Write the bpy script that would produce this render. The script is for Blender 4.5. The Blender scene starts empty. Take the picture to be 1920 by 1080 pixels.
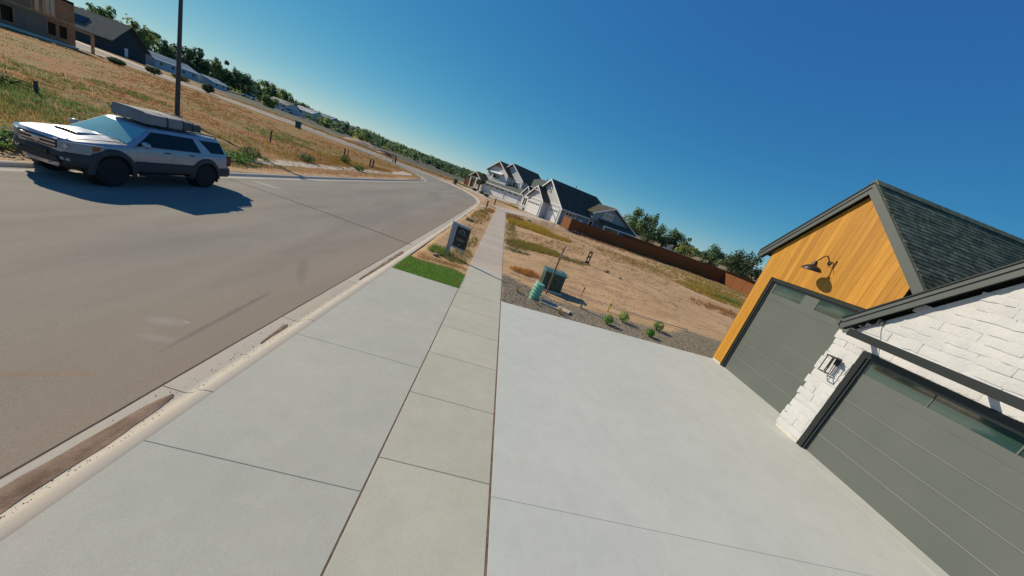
import bpy, bmesh, math, random
from mathutils import Vector, Matrix, noise
from math import sin, cos, pi, radians, sqrt
random.seed(7)
scene = bpy.context.scene
COL = scene.collection
# ------------------------------------------------------------------ camera
cam_d = bpy.data.cameras.new('camera')
cam_d.sensor_width = 36.0
cam_d.lens = 36.0 * 609.0 / 1920.0
cam_d.clip_start = 0.05
cam_d.clip_end = 6000
cam = bpy.data.objects.new('camera', cam_d)
COL.objects.link(cam)
RX = Vector((0.94708596, -0.01410627, 0.32066991))      # camera right in world
RD = Vector((0.30216881, -0.29779906, -0.90554389))     # camera down in world
RF = Vector((0.10826904, 0.95452435, -0.27777883))      # camera forward in world
CAMH = 3.6
m = Matrix.Identity(4)
for i in range(3):
    m[i][0] = RX[i]; m[i][1] = -RD[i]; m[i][2] = -RF[i]
m[2][3] = CAMH
cam.matrix_world = m
scene.camera = cam
# ------------------------------------------------------------------ sky, sun, exposure
SUN_EL = radians(33.0)
SUN_TO = Vector((-0.885 * cos(SUN_EL), 0.466 * cos(SUN_EL), sin(SUN_EL)))   # towards the sun
world = bpy.data.worlds.new('World'); scene.world = world; world.use_nodes = True
wn = world.node_tree.nodes; wl = world.node_tree.links
bg = wn['Background']
sky = wn.new('ShaderNodeTexSky'); sky.sky_type = 'NISHITA'; sky.sun_disc = False
sky.sun_elevation = SUN_EL
sky.sun_rotation = math.atan2(SUN_TO.x, SUN_TO.y)
sky.altitude = 800; sky.air_density = 0.7; sky.dust_density = 0.0; sky.ozone_density = 1.0
# photographic grade of the clear sky: per-channel tone curve (deep blue zenith, pale teal horizon)
def wmath(op, a, b):
    n = wn.new('ShaderNodeMath'); n.operation = op; n.inputs[1].default_value = b
    wl.new(a, n.inputs[0]); return n.outputs[0]
ssep = wn.new('ShaderNodeSeparateColor'); wl.new(sky.outputs[0], ssep.inputs[0]); scomb = wn.new('ShaderNodeCombineColor')
for k, (e_, g_, o_, sh_) in enumerate(((2.0, 1.0, .021, 1.0), (.72, .60, 0.0, 0.0), (.34, .605, 0.0, 0.0))):
    v_ = wmath('ADD', wmath('MULTIPLY', wmath('POWER', wmath('MULTIPLY', ssep.outputs[k], .1), e_), g_), o_)
    dv_ = wn.new('ShaderNodeMath'); dv_.operation = 'DIVIDE'; wl.new(v_, dv_.inputs[0]); wl.new(wmath('ADD', wmath('MULTIPLY', v_, sh_), 1.0), dv_.inputs[1])
    wl.new(wmath('MULTIPLY', dv_.outputs[0], 10.0), scomb.inputs[k])
wl.new(scomb.outputs[0], bg.inputs['Color'])
bg.inputs['Strength'].default_value = 0.1
sun_d = bpy.data.lights.new('sun', 'SUN'); sun_d.energy = 5.0; sun_d.angle = radians(0.53); sun_d.color = (1.0, 0.875, 0.67)
sun = bpy.data.objects.new('sun', sun_d); COL.objects.link(sun)
sun.rotation_euler = SUN_TO.to_track_quat('Z', 'Y').to_euler()
scene.view_settings.view_transform = 'Standard'
scene.view_settings.look = 'None'
scene.view_settings.exposure = 0.0
scene.view_settings.gamma = 1.0
scene.view_settings.use_curve_mapping = False
scene.cycles.use_denoising = True
scene.cycles.max_bounces = 6

# ------------------------------------------------------------------ helpers
def sm(a, b, x):
    t = min(max((x - a) / (b - a), 0), 1)
    return t * t * (3 - 2 * t)
def G(x, y):
    """height of the finished land"""
    z = .7 * sm(15, 95, y)
    if x > .95: z += .042 * (min(x, 9.6) - .95)
    z += .8 * sm(-16, -60, x) + 1.1 * sm(-70, -105, x) * sm(60, 90, y)
    return z

def nz(x, y, s, o=0.0):
    return noise.noise(Vector((x * s + o, y * s - o, o * .7)))

class B:
    """collects geometry of one mesh"""
    def __init__(s): s.v = []; s.f = []; s.mi = []; s.c = []
    def add(s, vs, fs, mi=0, col=None):
        o = len(s.v); s.v += [tuple(p) for p in vs]
        for q in fs:
            s.f.append([o + i for i in q]); s.mi.append(mi)
            if col is not None: s.c.append(col)
        return s
    def box(s, x0, x1, y0, y1, z0, z1, mi=0, M=None):
        vs = [Vector(p) for p in ((x0,y0,z0),(x1,y0,z0),(x1,y1,z0),(x0,y1,z0),(x0,y0,z1),(x1,y0,z1),(x1,y1,z1),(x0,y1,z1))]
        if M is not None: vs = [M @ p for p in vs]
        return s.add(vs, [(0,3,2,1),(4,5,6,7),(0,1,5,4),(1,2,6,5),(2,3,7,6),(3,0,4,7)], mi)
    def cbox(s, c, d, rz=0, mi=0):
        M = Matrix.Translation(c) @ Matrix.Rotation(rz, 4, 'Z')
        return s.box(-d[0]/2, d[0]/2, -d[1]/2, d[1]/2, -d[2]/2, d[2]/2, mi, M)
    def prism(s, poly, fn, a, b, mi=0):
        """poly: 2D outline, fn(p,q,t)->3D point, from t=a to t=b"""
        n = len(poly)
        vs = [fn(p, q, a) for p, q in poly] + [fn(p, q, b) for p, q in poly]
        fs = [tuple(range(n))[::-1], tuple(range(n, 2 * n))] + [(i, (i+1) % n, n + (i+1) % n, n + i) for i in range(n)]
        return s.add(vs, fs, mi)
    def beam(s, p, q, w, h, up=Vector((0,0,1)), mi=0):
        p = Vector(p); q = Vector(q); d = (q - p).normalized()
        r = d.cross(up)
        if r.length < 1e-4: r = d.cross(Vector((1,0,0)))
        r.normalize(); u = r.cross(d)
        vs = []
        for c in (p, q):
            for a, b in ((-1,-1),(1,-1),(1,1),(-1,1)): vs.append(c + r * (a*w/2) + u * (b*h/2))
        return s.add(vs, [(3,2,1,0),(4,5,6,7),(0,1,5,4),(1,2,6,5),(2,3,7,6),(3,0,4,7)], mi)
    def tube(s, path, rad, n=8, mi=0, cap=True):
        rings = []
        for i, p in enumerate(path):
            p = Vector(p); a = Vector(path[max(i-1,0)]); b = Vector(path[min(i+1,len(path)-1)])
            d = (b - a).normalized(); up = Vector((0,0,1)) if abs(d.z) < .95 else Vector((1,0,0))
            r = d.cross(up).normalized(); u = r.cross(d)
            R_ = rad[i] if isinstance(rad, (list, tuple)) else rad
            rings.append([p + r * (R_*cos(2*pi*k/n)) + u * (R_*sin(2*pi*k/n)) for k in range(n)])
        return s.loft(rings, mi, cap)
    def loft(s, rings, mi=0, cap=True, close=True):
        n = len(rings[0]); vs = [p for r in rings for p in r]; fs = []
        for i in range(len(rings) - 1):
            for k in range(n if close else n - 1):
                k2 = (k + 1) % n
                fs.append((i*n+k, i*n+k2, (i+1)*n+k2, (i+1)*n+k))
        if cap: fs.append(tuple(range(n))[::-1]); fs.append(tuple(range((len(rings)-1)*n, len(rings)*n)))
        return s.add(vs, fs, mi)
    def lathe(s, prof, n=24, M=None, mi=0, cap=True):
        """prof: (radius, axial) about z"""
        rings = [[Vector((r*cos(2*pi*k/n), r*sin(2*pi*k/n), z)) for k in range(n)] for r, z in prof]
        if M is not None: rings = [[M @ p for p in r] for r in rings]
        return s.loft(rings, mi, cap)
    def mesh(s, name, mats, smooth=False, angle=38, fixn=True):
        me = bpy.data.meshes.new(name); me.from_pydata(s.v, [], s.f)
        for mt in (mats if isinstance(mats, (list, tuple)) else [mats]): me.materials.append(mt)
        if any(s.mi): me.polygons.foreach_set('material_index', s.mi)
        if s.c and len(s.c) == len(s.f):
            at = me.color_attributes.new('Col', 'FLOAT_COLOR', 'CORNER'); buf = []
            for q, c in zip(s.f, s.c): buf += list(c) * len(q)
            at.data.foreach_set('color', buf)
        elif fixn:
            bm = bmesh.new(); bm.from_mesh(me); bmesh.ops.recalc_face_normals(bm, faces=bm.faces); bm.to_mesh(me); bm.free()
        if smooth:
            me.polygons.foreach_set('use_smooth', [True] * len(me.polygons))
            if angle: me.set_sharp_from_angle(angle=radians(angle))
        return me
    def obj(s, name, mats, parent=None, smooth=False, bevel=0, world=True, angle=38, fixn=True, seg=1):
        return link(s.mesh(name, mats, smooth, angle, fixn), name, parent, bevel, world, seg)

def link(me, name, parent=None, bevel=0, world=True, seg=1):
    o = bpy.data.objects.new(name, me); COL.objects.link(o)
    if parent is not None:
        o.parent = parent
        if world: o.matrix_parent_inverse = Matrix.Identity(4); o.location = -wloc(parent)
    if bevel:
        b = o.modifiers.new('bevel', 'BEVEL'); b.width = bevel; b.segments = seg; b.limit_method = 'ANGLE'; b.angle_limit = radians(35)
    return o
def wloc(o):
    v = Vector(o.location)
    while o.parent is not None: o = o.parent; v += Vector(o.location)
    return v
def thing(name, label, cat, loc=(0,0,0), rz=0, group=None):
    o = bpy.data.objects.new(name, None); COL.objects.link(o); o.empty_display_size = .2
    o.location = loc; o.rotation_euler = (0, 0, rz); tag(o, label, cat, group); return o
def tag(o, label=None, cat=None, group=None, kind=None):
    if label: o['label'] = label
    if cat: o['category'] = cat
    if group: o['group'] = group
    if kind: o['kind'] = kind
    return o
def struct(o): o['kind'] = 'structure'; return o

# ------------------------------------------------------------------ materials
def newmat(name):
    mt = bpy.data.materials.new(name); mt.use_nodes = True
    nt = mt.node_tree; return mt, nt.nodes, nt.links, nt.nodes['Principled BSDF']
def node(N, typ, **kw):
    n = N.new(typ)
    for k, v in kw.items():
        if k.startswith('i_'): n.inputs[k[2:].replace('_', ' ')].default_value = v
        else: setattr(n, k, v)
    return n
def math_n(N, L, op, a, b=None, clamp=False):
    n = N.new('ShaderNodeMath'); n.operation = op; n.use_clamp = clamp
    for i, x in enumerate((a, b)):
        if x is None: continue
        if isinstance(x, (int, float)): n.inputs[i].default_value = x
        else: L.new(x, n.inputs[i])
    return n.outputs[0]
def mix(N, L, fac, a, b, typ='MIX'):
    n = N.new('ShaderNodeMix'); n.data_type = 'RGBA'; n.blend_type = typ
    for i, x in ((0, fac), (6, a), (7, b)):
        if isinstance(x, (int, float)): n.inputs[i].default_value = x
        elif isinstance(x, (tuple, list)): n.inputs[i].default_value = (*x[:3], 1)
        else: L.new(x, n.inputs[i])
    return n.outputs[2]
def ramp(N, L, src, stops):
    n = N.new('ShaderNodeValToRGB'); e = n.color_ramp.elements
    while len(e) < len(stops): e.new(.5)
    for k, (p, c) in enumerate(stops):
        e[k].position = p; e[k].color = (*c[:3], 1) if isinstance(c, (tuple, list)) else (c, c, c, 1)
    L.new(src, n.inputs[0]); return n.outputs[0]
def noisen(N, L, vec, scale, detail=4, rough=.55, dist=0.0):
    n = node(N, 'ShaderNodeTexNoise', i_Scale=scale, i_Detail=detail, i_Roughness=rough, i_Distortion=dist)
    if vec is not None: L.new(vec, n.inputs['Vector'])
    return n.outputs[0]
def PM(name, col, rough=.75, var=.12, scale=3.0, fine=0.0, fscale=60, bump=0.0, bscale=30, metal=0.0, rv=0.0, spec=.5, coat=0.0, stretch=None, tint=None):
    """procedural plain material: broad tone drift, fine grain, bump, per-piece tone"""
    mt, N, L, P = newmat(name)
    vec = node(N, 'ShaderNodeNewGeometry').outputs['Position'] if stretch is None else None
    if stretch is not None:
        mp = node(N, 'ShaderNodeMapping'); L.new(node(N, 'ShaderNodeNewGeometry').outputs['Position'], mp.inputs[0]); mp.inputs['Scale'].default_value = stretch; vec = mp.outputs[0]
    n1 = noisen(N, L, vec, scale, 5)
    c2 = tint if tint else tuple(c * (1 + var) for c in col)
    c1 = tuple(c * (1 - var) for c in col)
    out = mix(N, L, ramp(N, L, n1, [(.3, 0.0), (.7, 1.0)]), c1, c2)
    if fine:
        n2 = noisen(N, L, vec, fscale, 3)
        out = mix(N, L, 1.0, out, ramp(N, L, n2, [(.3, 1 - fine), (.7, 1 + fine)]), 'MULTIPLY')
    if rv:
        oi = node(N, 'ShaderNodeObjectInfo')
        s = math_n(N, L, 'ADD', math_n(N, L, 'MULTIPLY', oi.outputs['Random'], 2 * rv), 1 - rv)
        cx = node(N, 'ShaderNodeCombineColor'); 
        for k in range(3): L.new(s, cx.inputs[k])
        out = mix(N, L, 1.0, out, cx.outputs[0], 'MULTIPLY')
    L.new(out, P.inputs['Base Color'])
    P.inputs['Roughness'].default_value = rough; P.inputs['Metallic'].default_value = metal
    P.inputs['Specular IOR Level'].default_value = spec; P.inputs['Coat Weight'].default_value = coat
    if bump:
        bn = node(N, 'ShaderNodeBump', i_Strength=min(1, bump), i_Distance=.02 * max(1, bump))
        L.new(noisen(N, L, vec, bscale, 4), bn.inputs['Height']); L.new(bn.outputs[0], P.inputs['Normal'])
    return mt
def leafmat(name, trans=.25, rough=.7):
    mt, N, L, P = newmat(name)
    a = node(N, 'ShaderNodeAttribute', attribute_name='Col')
    L.new(a.outputs['Color'], P.inputs['Base Color']); P.inputs['Roughness'].default_value = rough
    P.inputs['Specular IOR Level'].default_value = .25
    t = node(N, 'ShaderNodeBsdfTranslucent'); L.new(a.outputs['Color'], t.inputs[0])
    ms = node(N, 'ShaderNodeMixShader', i_0=trans) if False else N.new('ShaderNodeMixShader')
    ms.inputs[0].default_value = trans
    L.new(P.outputs[0], ms.inputs[1]); L.new(t.outputs[0], ms.inputs[2])
    L.new(ms.outputs[0], N['Material Output'].inputs['Surface'])
    return mt
def glassmat(name, col, rough=.06, spec=.8):
    mt, N, L, P = newmat(name)
    g = node(N, 'ShaderNodeNewGeometry'); n1 = noisen(N, L, g.outputs['Position'], 1.3, 2)
    L.new(mix(N, L, n1, tuple(c * .7 for c in col), tuple(c * 1.3 for c in col)), P.inputs['Base Color'])
    P.inputs['Roughness'].default_value = rough; P.inputs['Specular IOR Level'].default_value = spec
    P.inputs['Coat Weight'].default_value = .6; P.inputs['Coat Roughness'].default_value = .03
    return mt
# ================================================================== setting
def poly_off(P, d):
    """offset a plan polyline to its left by d"""
    out = []
    for i, p in enumerate(P):
        a = Vector(P[max(i-1, 0)]); b = Vector(P[min(i+1, len(P)-1)]); t = (b - a).normalized()
        out.append((p[0] - t.y * d, p[1] + t.x * d))
    return out
def resample(P, n):
    L = [0]
    for i in range(1, len(P)): L.append(L[-1] + (Vector(P[i]) - Vector(P[i-1])).length)
    out = []; j = 0
    for k in range(n):
        s = L[-1] * k / (n - 1)
        while j < len(P) - 2 and L[j+1] < s: j += 1
        t = (s - L[j]) / max(1e-6, L[j+1] - L[j]); out.append((P[j][0] + (P[j+1][0]-P[j][0])*t, P[j][1] + (P[j+1][1]-P[j][1])*t))
    return out
def smoothline(P, it=3):
    for _ in range(it):
        Q = [P[0]]
        for i in range(len(P)-1):
            a, b = P[i], P[i+1]; Q += [(a[0]*.75+b[0]*.25, a[1]*.75+b[1]*.25), (a[0]*.25+b[0]*.75, a[1]*.25+b[1]*.75)]
        P = Q + [P[-1]]
    return P
R_BEND = smoothline([(-2.78,44),(-2.9,49),(-3.8,55),(-5.6,60.5),(-8.6,66),(-13,71.5),(-19,75.8),(-28,78.6),(-45,79.6),(-80,80),(-135,80)], 2)
L_BEND = smoothline([(-12.72,44),(-12.72,51),(-12.9,54.5),(-14.2,58.5),(-16.6,63),(-20.5,67.2),(-27,70.2),(-40,71.3),(-60,71.5),(-90,71.5),(-135,71.5)], 2)
RSTR = [(-2.78, -14 + i * 1.45) for i in range(40)] + [(-2.78, 43.9)]
LSTR = [(-12.72, p[1]) for p in RSTR]
ROADPOLY = [(-2.78,-14),(-2.78,44)] + resample(R_BEND, 30)[1:] + resample(L_BEND, 30)[::-1] + [(-12.72,-14)]
def inroad(x, y):
    if y < 44: return -12.70 < x < -2.80
    c = False; P = ROADPOLY; j = len(P) - 1
    for i in range(len(P)):
        if (P[i][1] > y) != (P[j][1] > y) and x < (P[j][0]-P[i][0])*(y-P[i][1])/(P[j][1]-P[i][1])+P[i][0]: c = not c
        j = i
    return c
def gravel_w(x, y):
    edge = 12.25 + 1.9 * (1 - sm(1.0, 3.2, x)) + .9 * sm(8.2, 9.6, x) + .25 * nz(x, y, .9, 3)
    return (1 - sm(edge - .12, edge + .12, y)) * (1 if .9 < x < 14 else 0) * (1 if y > 10 else 0)
def geo(a, b, n, k):
    return [a + (b - a) * ((k ** i - 1) / (k ** n - 1)) for i in range(n + 1)]
def frange(a, b, st):
    n = int(round((b - a) / st)); return [a + (b - a) * i / n for i in range(n)]
xs = [-p for p in geo(90, 2600, 12, 1.35)][::-1] + frange(-90, -34, 2.5)[1:] + frange(-34, -13, .6) + [-12.9, -12.74, -12.66, -10, -7.5, -5, -2.84, -2.76] + frange(-2.5, 12, .4) + frange(12, 62, 1.4) + geo(62, 2600, 12, 1.35)
ys = [-160, -80, -40, -20] + frange(-14, 32, .5) + frange(32, 104, 1.6) + geo(104, 3200, 13, 1.35)
def tz(x, y):
    z = G(x, y) - .02
    if inroad(x, y): return z - .38
    if y > 10.5 or x < -12.7:
        am = .035
        if x < -14.5: am = .022 + .09 * sm(-16.5, -20, x)
        if x > 1.2: am = .06 * sm(12, 16, y)
        if -2.7 < x < 1.2: am = .012
        if max(abs(x), y) > 120: am *= 3
        z += am * (nz(x, y, .35, 1) + .5 * nz(x, y, 1.1, 4))
        if x > 1.2 and y > 15: z += .05 * max(0, nz(x * .6 + y * .2, y * 1.0, .5, 9)) 
    if x > 8.4 and y < 10.4: z -= .1
    return z
tb = B(); nx = len(xs); tcol = []
for y in ys:
    for x in xs:
        tb.v.append((x, y, tz(x, y)))
        dry = sm(-12.9, -14.2, x) * 1.0
        if x > 1.2 and y > 13:
            dry = .85 * sm(.05, .4, nz(x, y, .12, 21)) * sm(14, 26, y) + .8 * sm(24, 34, x + .2 * y - 8)
        if -2.8 < x < -.4: dry = .35 + .5 * nz(x, y, .3, 5)
        far = sm(84, 92, y + 3 * nz(x, y, .05, 2)) * (1 - sm(-6, 6, x)) 
        dist = sqrt(x * x + y * y)
        grey = far * sm(88, 105, y)
        if x > 0 and dist > 130: grey = .5
        tcol.append((max(0, min(1, dry * (1 - grey))), grey, gravel_w(x, y), 1))
for j in range(len(ys) - 1):
    for i in range(nx - 1): tb.f.append([j*nx+i, j*nx+i+1, (j+1)*nx+i+1, (j+1)*nx+i]); tb.mi.append(0)
tme = bpy.data.meshes.new('ground'); tme.from_pydata(tb.v, [], tb.f)
at = tme.color_attributes.new('zone', 'FLOAT_COLOR', 'POINT'); at.data.foreach_set('color', [c for q in tcol for c in q])
tme.polygons.foreach_set('use_smooth', [True] * len(tme.polygons))
def ground_mat():
    mt, N, L, P = newmat('ground_soil')
    pos = node(N, 'ShaderNodeNewGeometry').outputs['Position']
    za = node(N, 'ShaderNodeAttribute', attribute_name='zone'); sp = node(N, 'ShaderNodeSeparateColor'); L.new(za.outputs['Color'], sp.inputs[0])
    n1 = noisen(N, L, pos, .35, 6, .6); n2 = noisen(N, L, pos, 2.2, 6, .65); n3 = noisen(N, L, pos, 14, 5, .7)
    mp = node(N, 'ShaderNodeMapping'); mp.inputs['Scale'].default_value = (.6, 1.35, 1); mp.inputs['Rotation'].default_value = (0, 0, .2); L.new(pos, mp.inputs[0])
    n4 = noisen(N, L, mp.outputs[0], .9, 6, .65, .4)
    soil = mix(N, L, ramp(N, L, n1, [(.35, 0.0), (.65, 1.0)]), (.42, .27, .145), (.51, .345, .195))
    soil = mix(N, L, ramp(N, L, n4, [(.47, 0.0), (.66, .75)]), soil, (.29, .185, .10))
    soil = mix(N, L, ramp(N, L, n2, [(.55, 0.0), (.75, .5)]), soil, (.50, .36, .25))
    soil = mix(N, L, ramp(N, L, n3, [(.56, 0.0), (.75, .5)]), soil, (.21, .14, .085))
    dry = mix(N, L, ramp(N, L, n1, [(.40, 0.0), (.60, 1.0)]), (.33, .145, .058), (.30, .175, .066))
    n5 = noisen(N, L, pos, .16, 5, .6, .5); n6 = noisen(N, L, mp.outputs[0], .28, 5, .6, .6)
    dry = mix(N, L, ramp(N, L, n5, [(.50, 0.0), (.62, .75)]), dry, (.26, .165, .05))
    dry = mix(N, L, ramp(N, L, n6, [(.54, 0.0), (.64, .8)]), dry, (.125, .135, .05))
    dry = mix(N, L, ramp(N, L, n2, [(.45, 0.0), (.7, .4)]), dry, (.26, .135, .065))
    dry = mix(N, L, ramp(N, L, noisen(N, L, pos, .8, 5), [(.52, 0.0), (.66, .8)]), dry, (.17, .165, .06))
    grey = mix(N, L, ramp(N, L, noisen(N, L, mp.outputs[0], .12, 6, .6), [(.3, 0.0), (.7, 1.0)]), (.085, .092, .066), (.125, .122, .088))
    vo = node(N, 'ShaderNodeTexVoronoi', i_Scale=26.0); L.new(pos, vo.inputs['Vector'])
    grav = mix(N, L, ramp(N, L, vo.outputs['Color'], [(.2, 0.0), (.8, 1.0)]), (.155, .13, .095), (.29, .25, .185))
    fac = math_n(N, L, 'MULTIPLY', math_n(N, L, 'ADD', sp.outputs[0], math_n(N, L, 'MULTIPLY', math_n(N, L, 'SUBTRACT', n2, .5), .5)), sp.outputs[0], True)
    c = mix(N, L, fac, soil, dry); c = mix(N, L, sp.outputs[1], c, grey); c = mix(N, L, sp.outputs[2], c, grav)
    L.new(c, P.inputs['Base Color']); P.inputs['Roughness'].default_value = .95; P.inputs['Specular IOR Level'].default_value = .15
    bn = node(N, 'ShaderNodeBump', i_Strength=.55, i_Distance=.06)
    L.new(math_n(N, L, 'ADD', math_n(N, L, 'MULTIPLY', n3, .5), n2), bn.inputs['Height']); L.new(bn.outputs[0], P.inputs['Normal'])
    return mt
tme.materials.append(ground_mat())
struct(link(tme, 'ground'))

# ---- road
def maskn(N, L, xyz, x0, y0, rx, ry, rot=0.0, wob=None, soft=.35, k=1.2):
    X, Y = xyz
    dx = math_n(N, L, 'SUBTRACT', X, x0); dy = math_n(N, L, 'SUBTRACT', Y, y0)
    c, s = cos(rot), sin(rot)
    a = math_n(N, L, 'DIVIDE', math_n(N, L, 'ADD', math_n(N, L, 'MULTIPLY', dx, c), math_n(N, L, 'MULTIPLY', dy, s)), rx)
    b = math_n(N, L, 'DIVIDE', math_n(N, L, 'SUBTRACT', math_n(N, L, 'MULTIPLY', dy, c), math_n(N, L, 'MULTIPLY', dx, s)), ry)
    r = math_n(N, L, 'ADD', math_n(N, L, 'MULTIPLY', a, a), math_n(N, L, 'MULTIPLY', b, b))
    if wob is not None: r = math_n(N, L, 'ADD', r, math_n(N, L, 'MULTIPLY', math_n(N, L, 'SUBTRACT', wob, .5), k))
    mr = node(N, 'ShaderNodeMapRange', i_1=1.0 - soft, i_2=1.0 + soft, i_3=1.0, i_4=0.0) if False else N.new('ShaderNodeMapRange')
    mr.inputs[1].default_value = 1 - soft; mr.inputs[2].default_value = 1 + soft; mr.inputs[3].default_value = 1; mr.inputs[4].default_value = 0
    L.new(r, mr.inputs[0]); return mr.outputs[0]
def road_mat():
    mt, N, L, P = newmat('dusty_asphalt')
    pos = node(N, 'ShaderNodeNewGeometry').outputs['Position']
    sx = node(N, 'ShaderNodeSeparateXYZ'); L.new(pos, sx.inputs[0]); XY = (sx.outputs[0], sx.outputs[1])
    mp = node(N, 'ShaderNodeMapping'); mp.inputs['Scale'].default_value = (1.0, .18, 1); L.new(pos, mp.inputs[0])
    n1 = noisen(N, L, mp.outputs[0], .8, 5, .6, .3); n2 = noisen(N, L, pos, 1.7, 6, .65); n3 = noisen(N, L, pos, 75, 4, .7); nb = noisen(N, L, pos, 3.5, 5, .65)
    c = mix(N, L, ramp(N, L, n1, [(.33, 0.0), (.67, 1.0)]), (.20, .182, .15), (.265, .24, .196))
    c = mix(N, L, ramp(N, L, n2, [(.5, 0.0), (.72, .35)]), c, (.27, .25, .22))
    # wind-blown soil drift along the right-hand gutter
    dr = N.new('ShaderNodeMapRange'); dr.inputs[1].default_value = -6.2; dr.inputs[2].default_value = -3.5; L.new(math_n(N, L, 'ADD', XY[0], math_n(N, L, 'MULTIPLY', math_n(N, L, 'SUBTRACT', n2, .5), 1.6)), dr.inputs[0])
    c = mix(N, L, math_n(N, L, 'MULTIPLY', dr.outputs[0], .5), c, (.30, .225, .165))
    nb2 = N.new('ShaderNodeMapRange'); nb2.inputs[1].default_value = 10; nb2.inputs[2].default_value = 2; L.new(math_n(N, L, 'ADD', XY[1], math_n(N, L, 'MULTIPLY', n2, 5)), nb2.inputs[0])
    c = mix(N, L, math_n(N, L, 'MULTIPLY', nb2.outputs[0], .5), c, (.30, .235, .16))
    for (x0, y0, rx, ry, rot, col, s) in [(-4.5,4.86,.22,.1,.2,(.38,.36,.32),.36), (-4.22,4.44,.2,.08,.1,(.38,.36,.32),.3), (-4.30,4.98,.05,.03,0,(.45,.43,.39),.5),
            (-4.05,5.5,.045,1.15,.07,(.13,.115,.10),.55), (-4.4,8.3,.1,.9,.5,(.14,.125,.11),.35), (-4.45,3.36,.16,.05,.3,(.30,.19,.10),.4), (-4.2,3.5,.14,.05,.2,(.30,.19,.10),.45), (-4.62,3.25,.12,.05,.2,(.27,.17,.10),.35),
            (-11.15,16.8,.55,.22,.0,(.40,.37,.33),.6), (-7.2,7.2,.7,1.6,.2,(.17,.155,.14),.3), (-6.0,20,.6,5,.05,(.18,.165,.15),.4), (-9.3,24,.5,9,.0,(.18,.165,.15),.35), (-5.6,33,.3,7,-.05,(.29,.27,.24),.4)]:
        mk = maskn(N, L, XY, x0, y0, rx, ry, rot, nb, .9, 2.6)
        c = mix(N, L, math_n(N, L, 'MULTIPLY', mk, s), c, col)
    c = mix(N, L, 1.0, c, ramp(N, L, n3, [(.3, .80), (.7, 1.18)]), 'MULTIPLY')
    L.new(c, P.inputs['Base Color']); P.inputs['Roughness'].default_value = .9; P.inputs['Specular IOR Level'].default_value = .3
    bn = node(N, 'ShaderNodeBump', i_Strength=.3, i_Distance=.006); L.new(n3, bn.inputs['Height']); L.new(bn.outputs[0], P.inputs['Normal'])
    return mt
M_road = road_mat()
rb = B()
rs = [(x - .6, y) for x, y in RSTR] + resample(poly_off(R_BEND, .6), 44)[1:]
ls = [(x + .6, y) for x, y in LSTR] + resample(poly_off(L_BEND, -.6), 44)[1:]
K = 8
rings = []
for (a, b) in zip(rs, ls):
    rings.append([(a[0]+(b[0]-a[0])*k/K, a[1]+(b[1]-a[1])*k/K, G(a[0]+(b[0]-a[0])*k/K, a[1]+(b[1]-a[1])*k/K) - .104 + .05 * sin(pi * k / K)) for k in range(K+1)])
rb.loft(rings, 0, False, False)
struct(rb.obj('road', M_road, smooth=True, angle=0))
# thin dark line laid across the road
M_line = PM('dark_line', (.035, .032, .03), .7, .3, 8)
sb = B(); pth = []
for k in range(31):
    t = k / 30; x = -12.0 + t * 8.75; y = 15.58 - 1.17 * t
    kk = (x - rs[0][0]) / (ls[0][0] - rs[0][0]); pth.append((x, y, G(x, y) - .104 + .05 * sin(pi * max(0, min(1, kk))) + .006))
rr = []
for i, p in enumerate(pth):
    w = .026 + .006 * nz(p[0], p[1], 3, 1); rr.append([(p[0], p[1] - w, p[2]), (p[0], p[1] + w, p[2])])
sb.loft(rr, 0, False, False); tag(sb.obj('road_dark_line', M_line), kind='structure')

rr = []
for k in range(160):
    y = -12 + 56 * k / 159; w = .007 + .005 * nz(y, 1, 2.1, 3); xo = .012 * nz(y, 0, 1.7, 8)
    rr.append([(-3.405 + xo - w, y, G(-3.4, y) - .1), (-3.405 + xo + w, y, G(-3.4, y) - .1)])
tag(B().loft(rr, 0, False, False).obj('gutter_seam', PM('gutter_gap_soil', (.075, .05, .038), .95, .3, 9)), kind='structure')
# ---- kerbs with gutter pans
PROFILE = [(0, -.25), (0, -.004), (.02, 0), (.11, -.004), (.17, -.025), (.24, -.085), (.31, -.117), (.36, -.122), (.6, -.103), (.62, -.107), (.62, -.25)]
M_kerb = PM('kerb_concrete', (.47, .435, .37), .85, .14, 1.6, .05, 70, .15, 90, rv=.05, tint=(.43, .375, .295))
def sweep(P, side, name, parent, gap=.006):
    P = [Vector(p) for p in P]; rr = []
    for i, p in enumerate(P):
        t = (P[min(i+1, len(P)-1)] - P[max(i-1, 0)]).normalized(); nrm = Vector((-t.y, t.x)) * side
        q = p + (t * gap if i == 0 else (-t * gap if i == len(P) - 1 else Vector((0, 0))))
        rr.append([(q.x + nrm.x * d, q.y + nrm.y * d, G(q.x + nrm.x * d, q.y + nrm.y * d) + dz) for d, dz in PROFILE])
    return B().loft(rr, 0).obj(name, M_kerb, parent, smooth=True, angle=50)
for side, P0, bend, nm in ((1, RSTR, R_BEND, 'kerb'), (-1, LSTR, L_BEND, 'kerb')):
    kr = struct(bpy.data.objects.new(nm, None)); COL.objects.link(kr)
    x = P0[0][0]
    js = [-14, -8, -3.7, -1.25, 1.2, 3.64, 5.95, 8.6, 11.2, 13.8, 16.4, 19, 21.6, 25, 29, 33, 38, 44] if side == 1 else [-14, -8] + [-4 + 3.2 * k for k in range(15)] + [44]
    for a, b in zip(js[:-1], js[1:]):
        n = max(2, int((b - a) / 1.5)); sweep([(x, a + (b - a) * k / n) for k in range(n + 1)], side, 'kerb_section', kr)
    bb = resample(bend, 61)
    for k in range(0, 60, 6): sweep(bb[k:k+7], side, 'kerb_section', kr)
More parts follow.
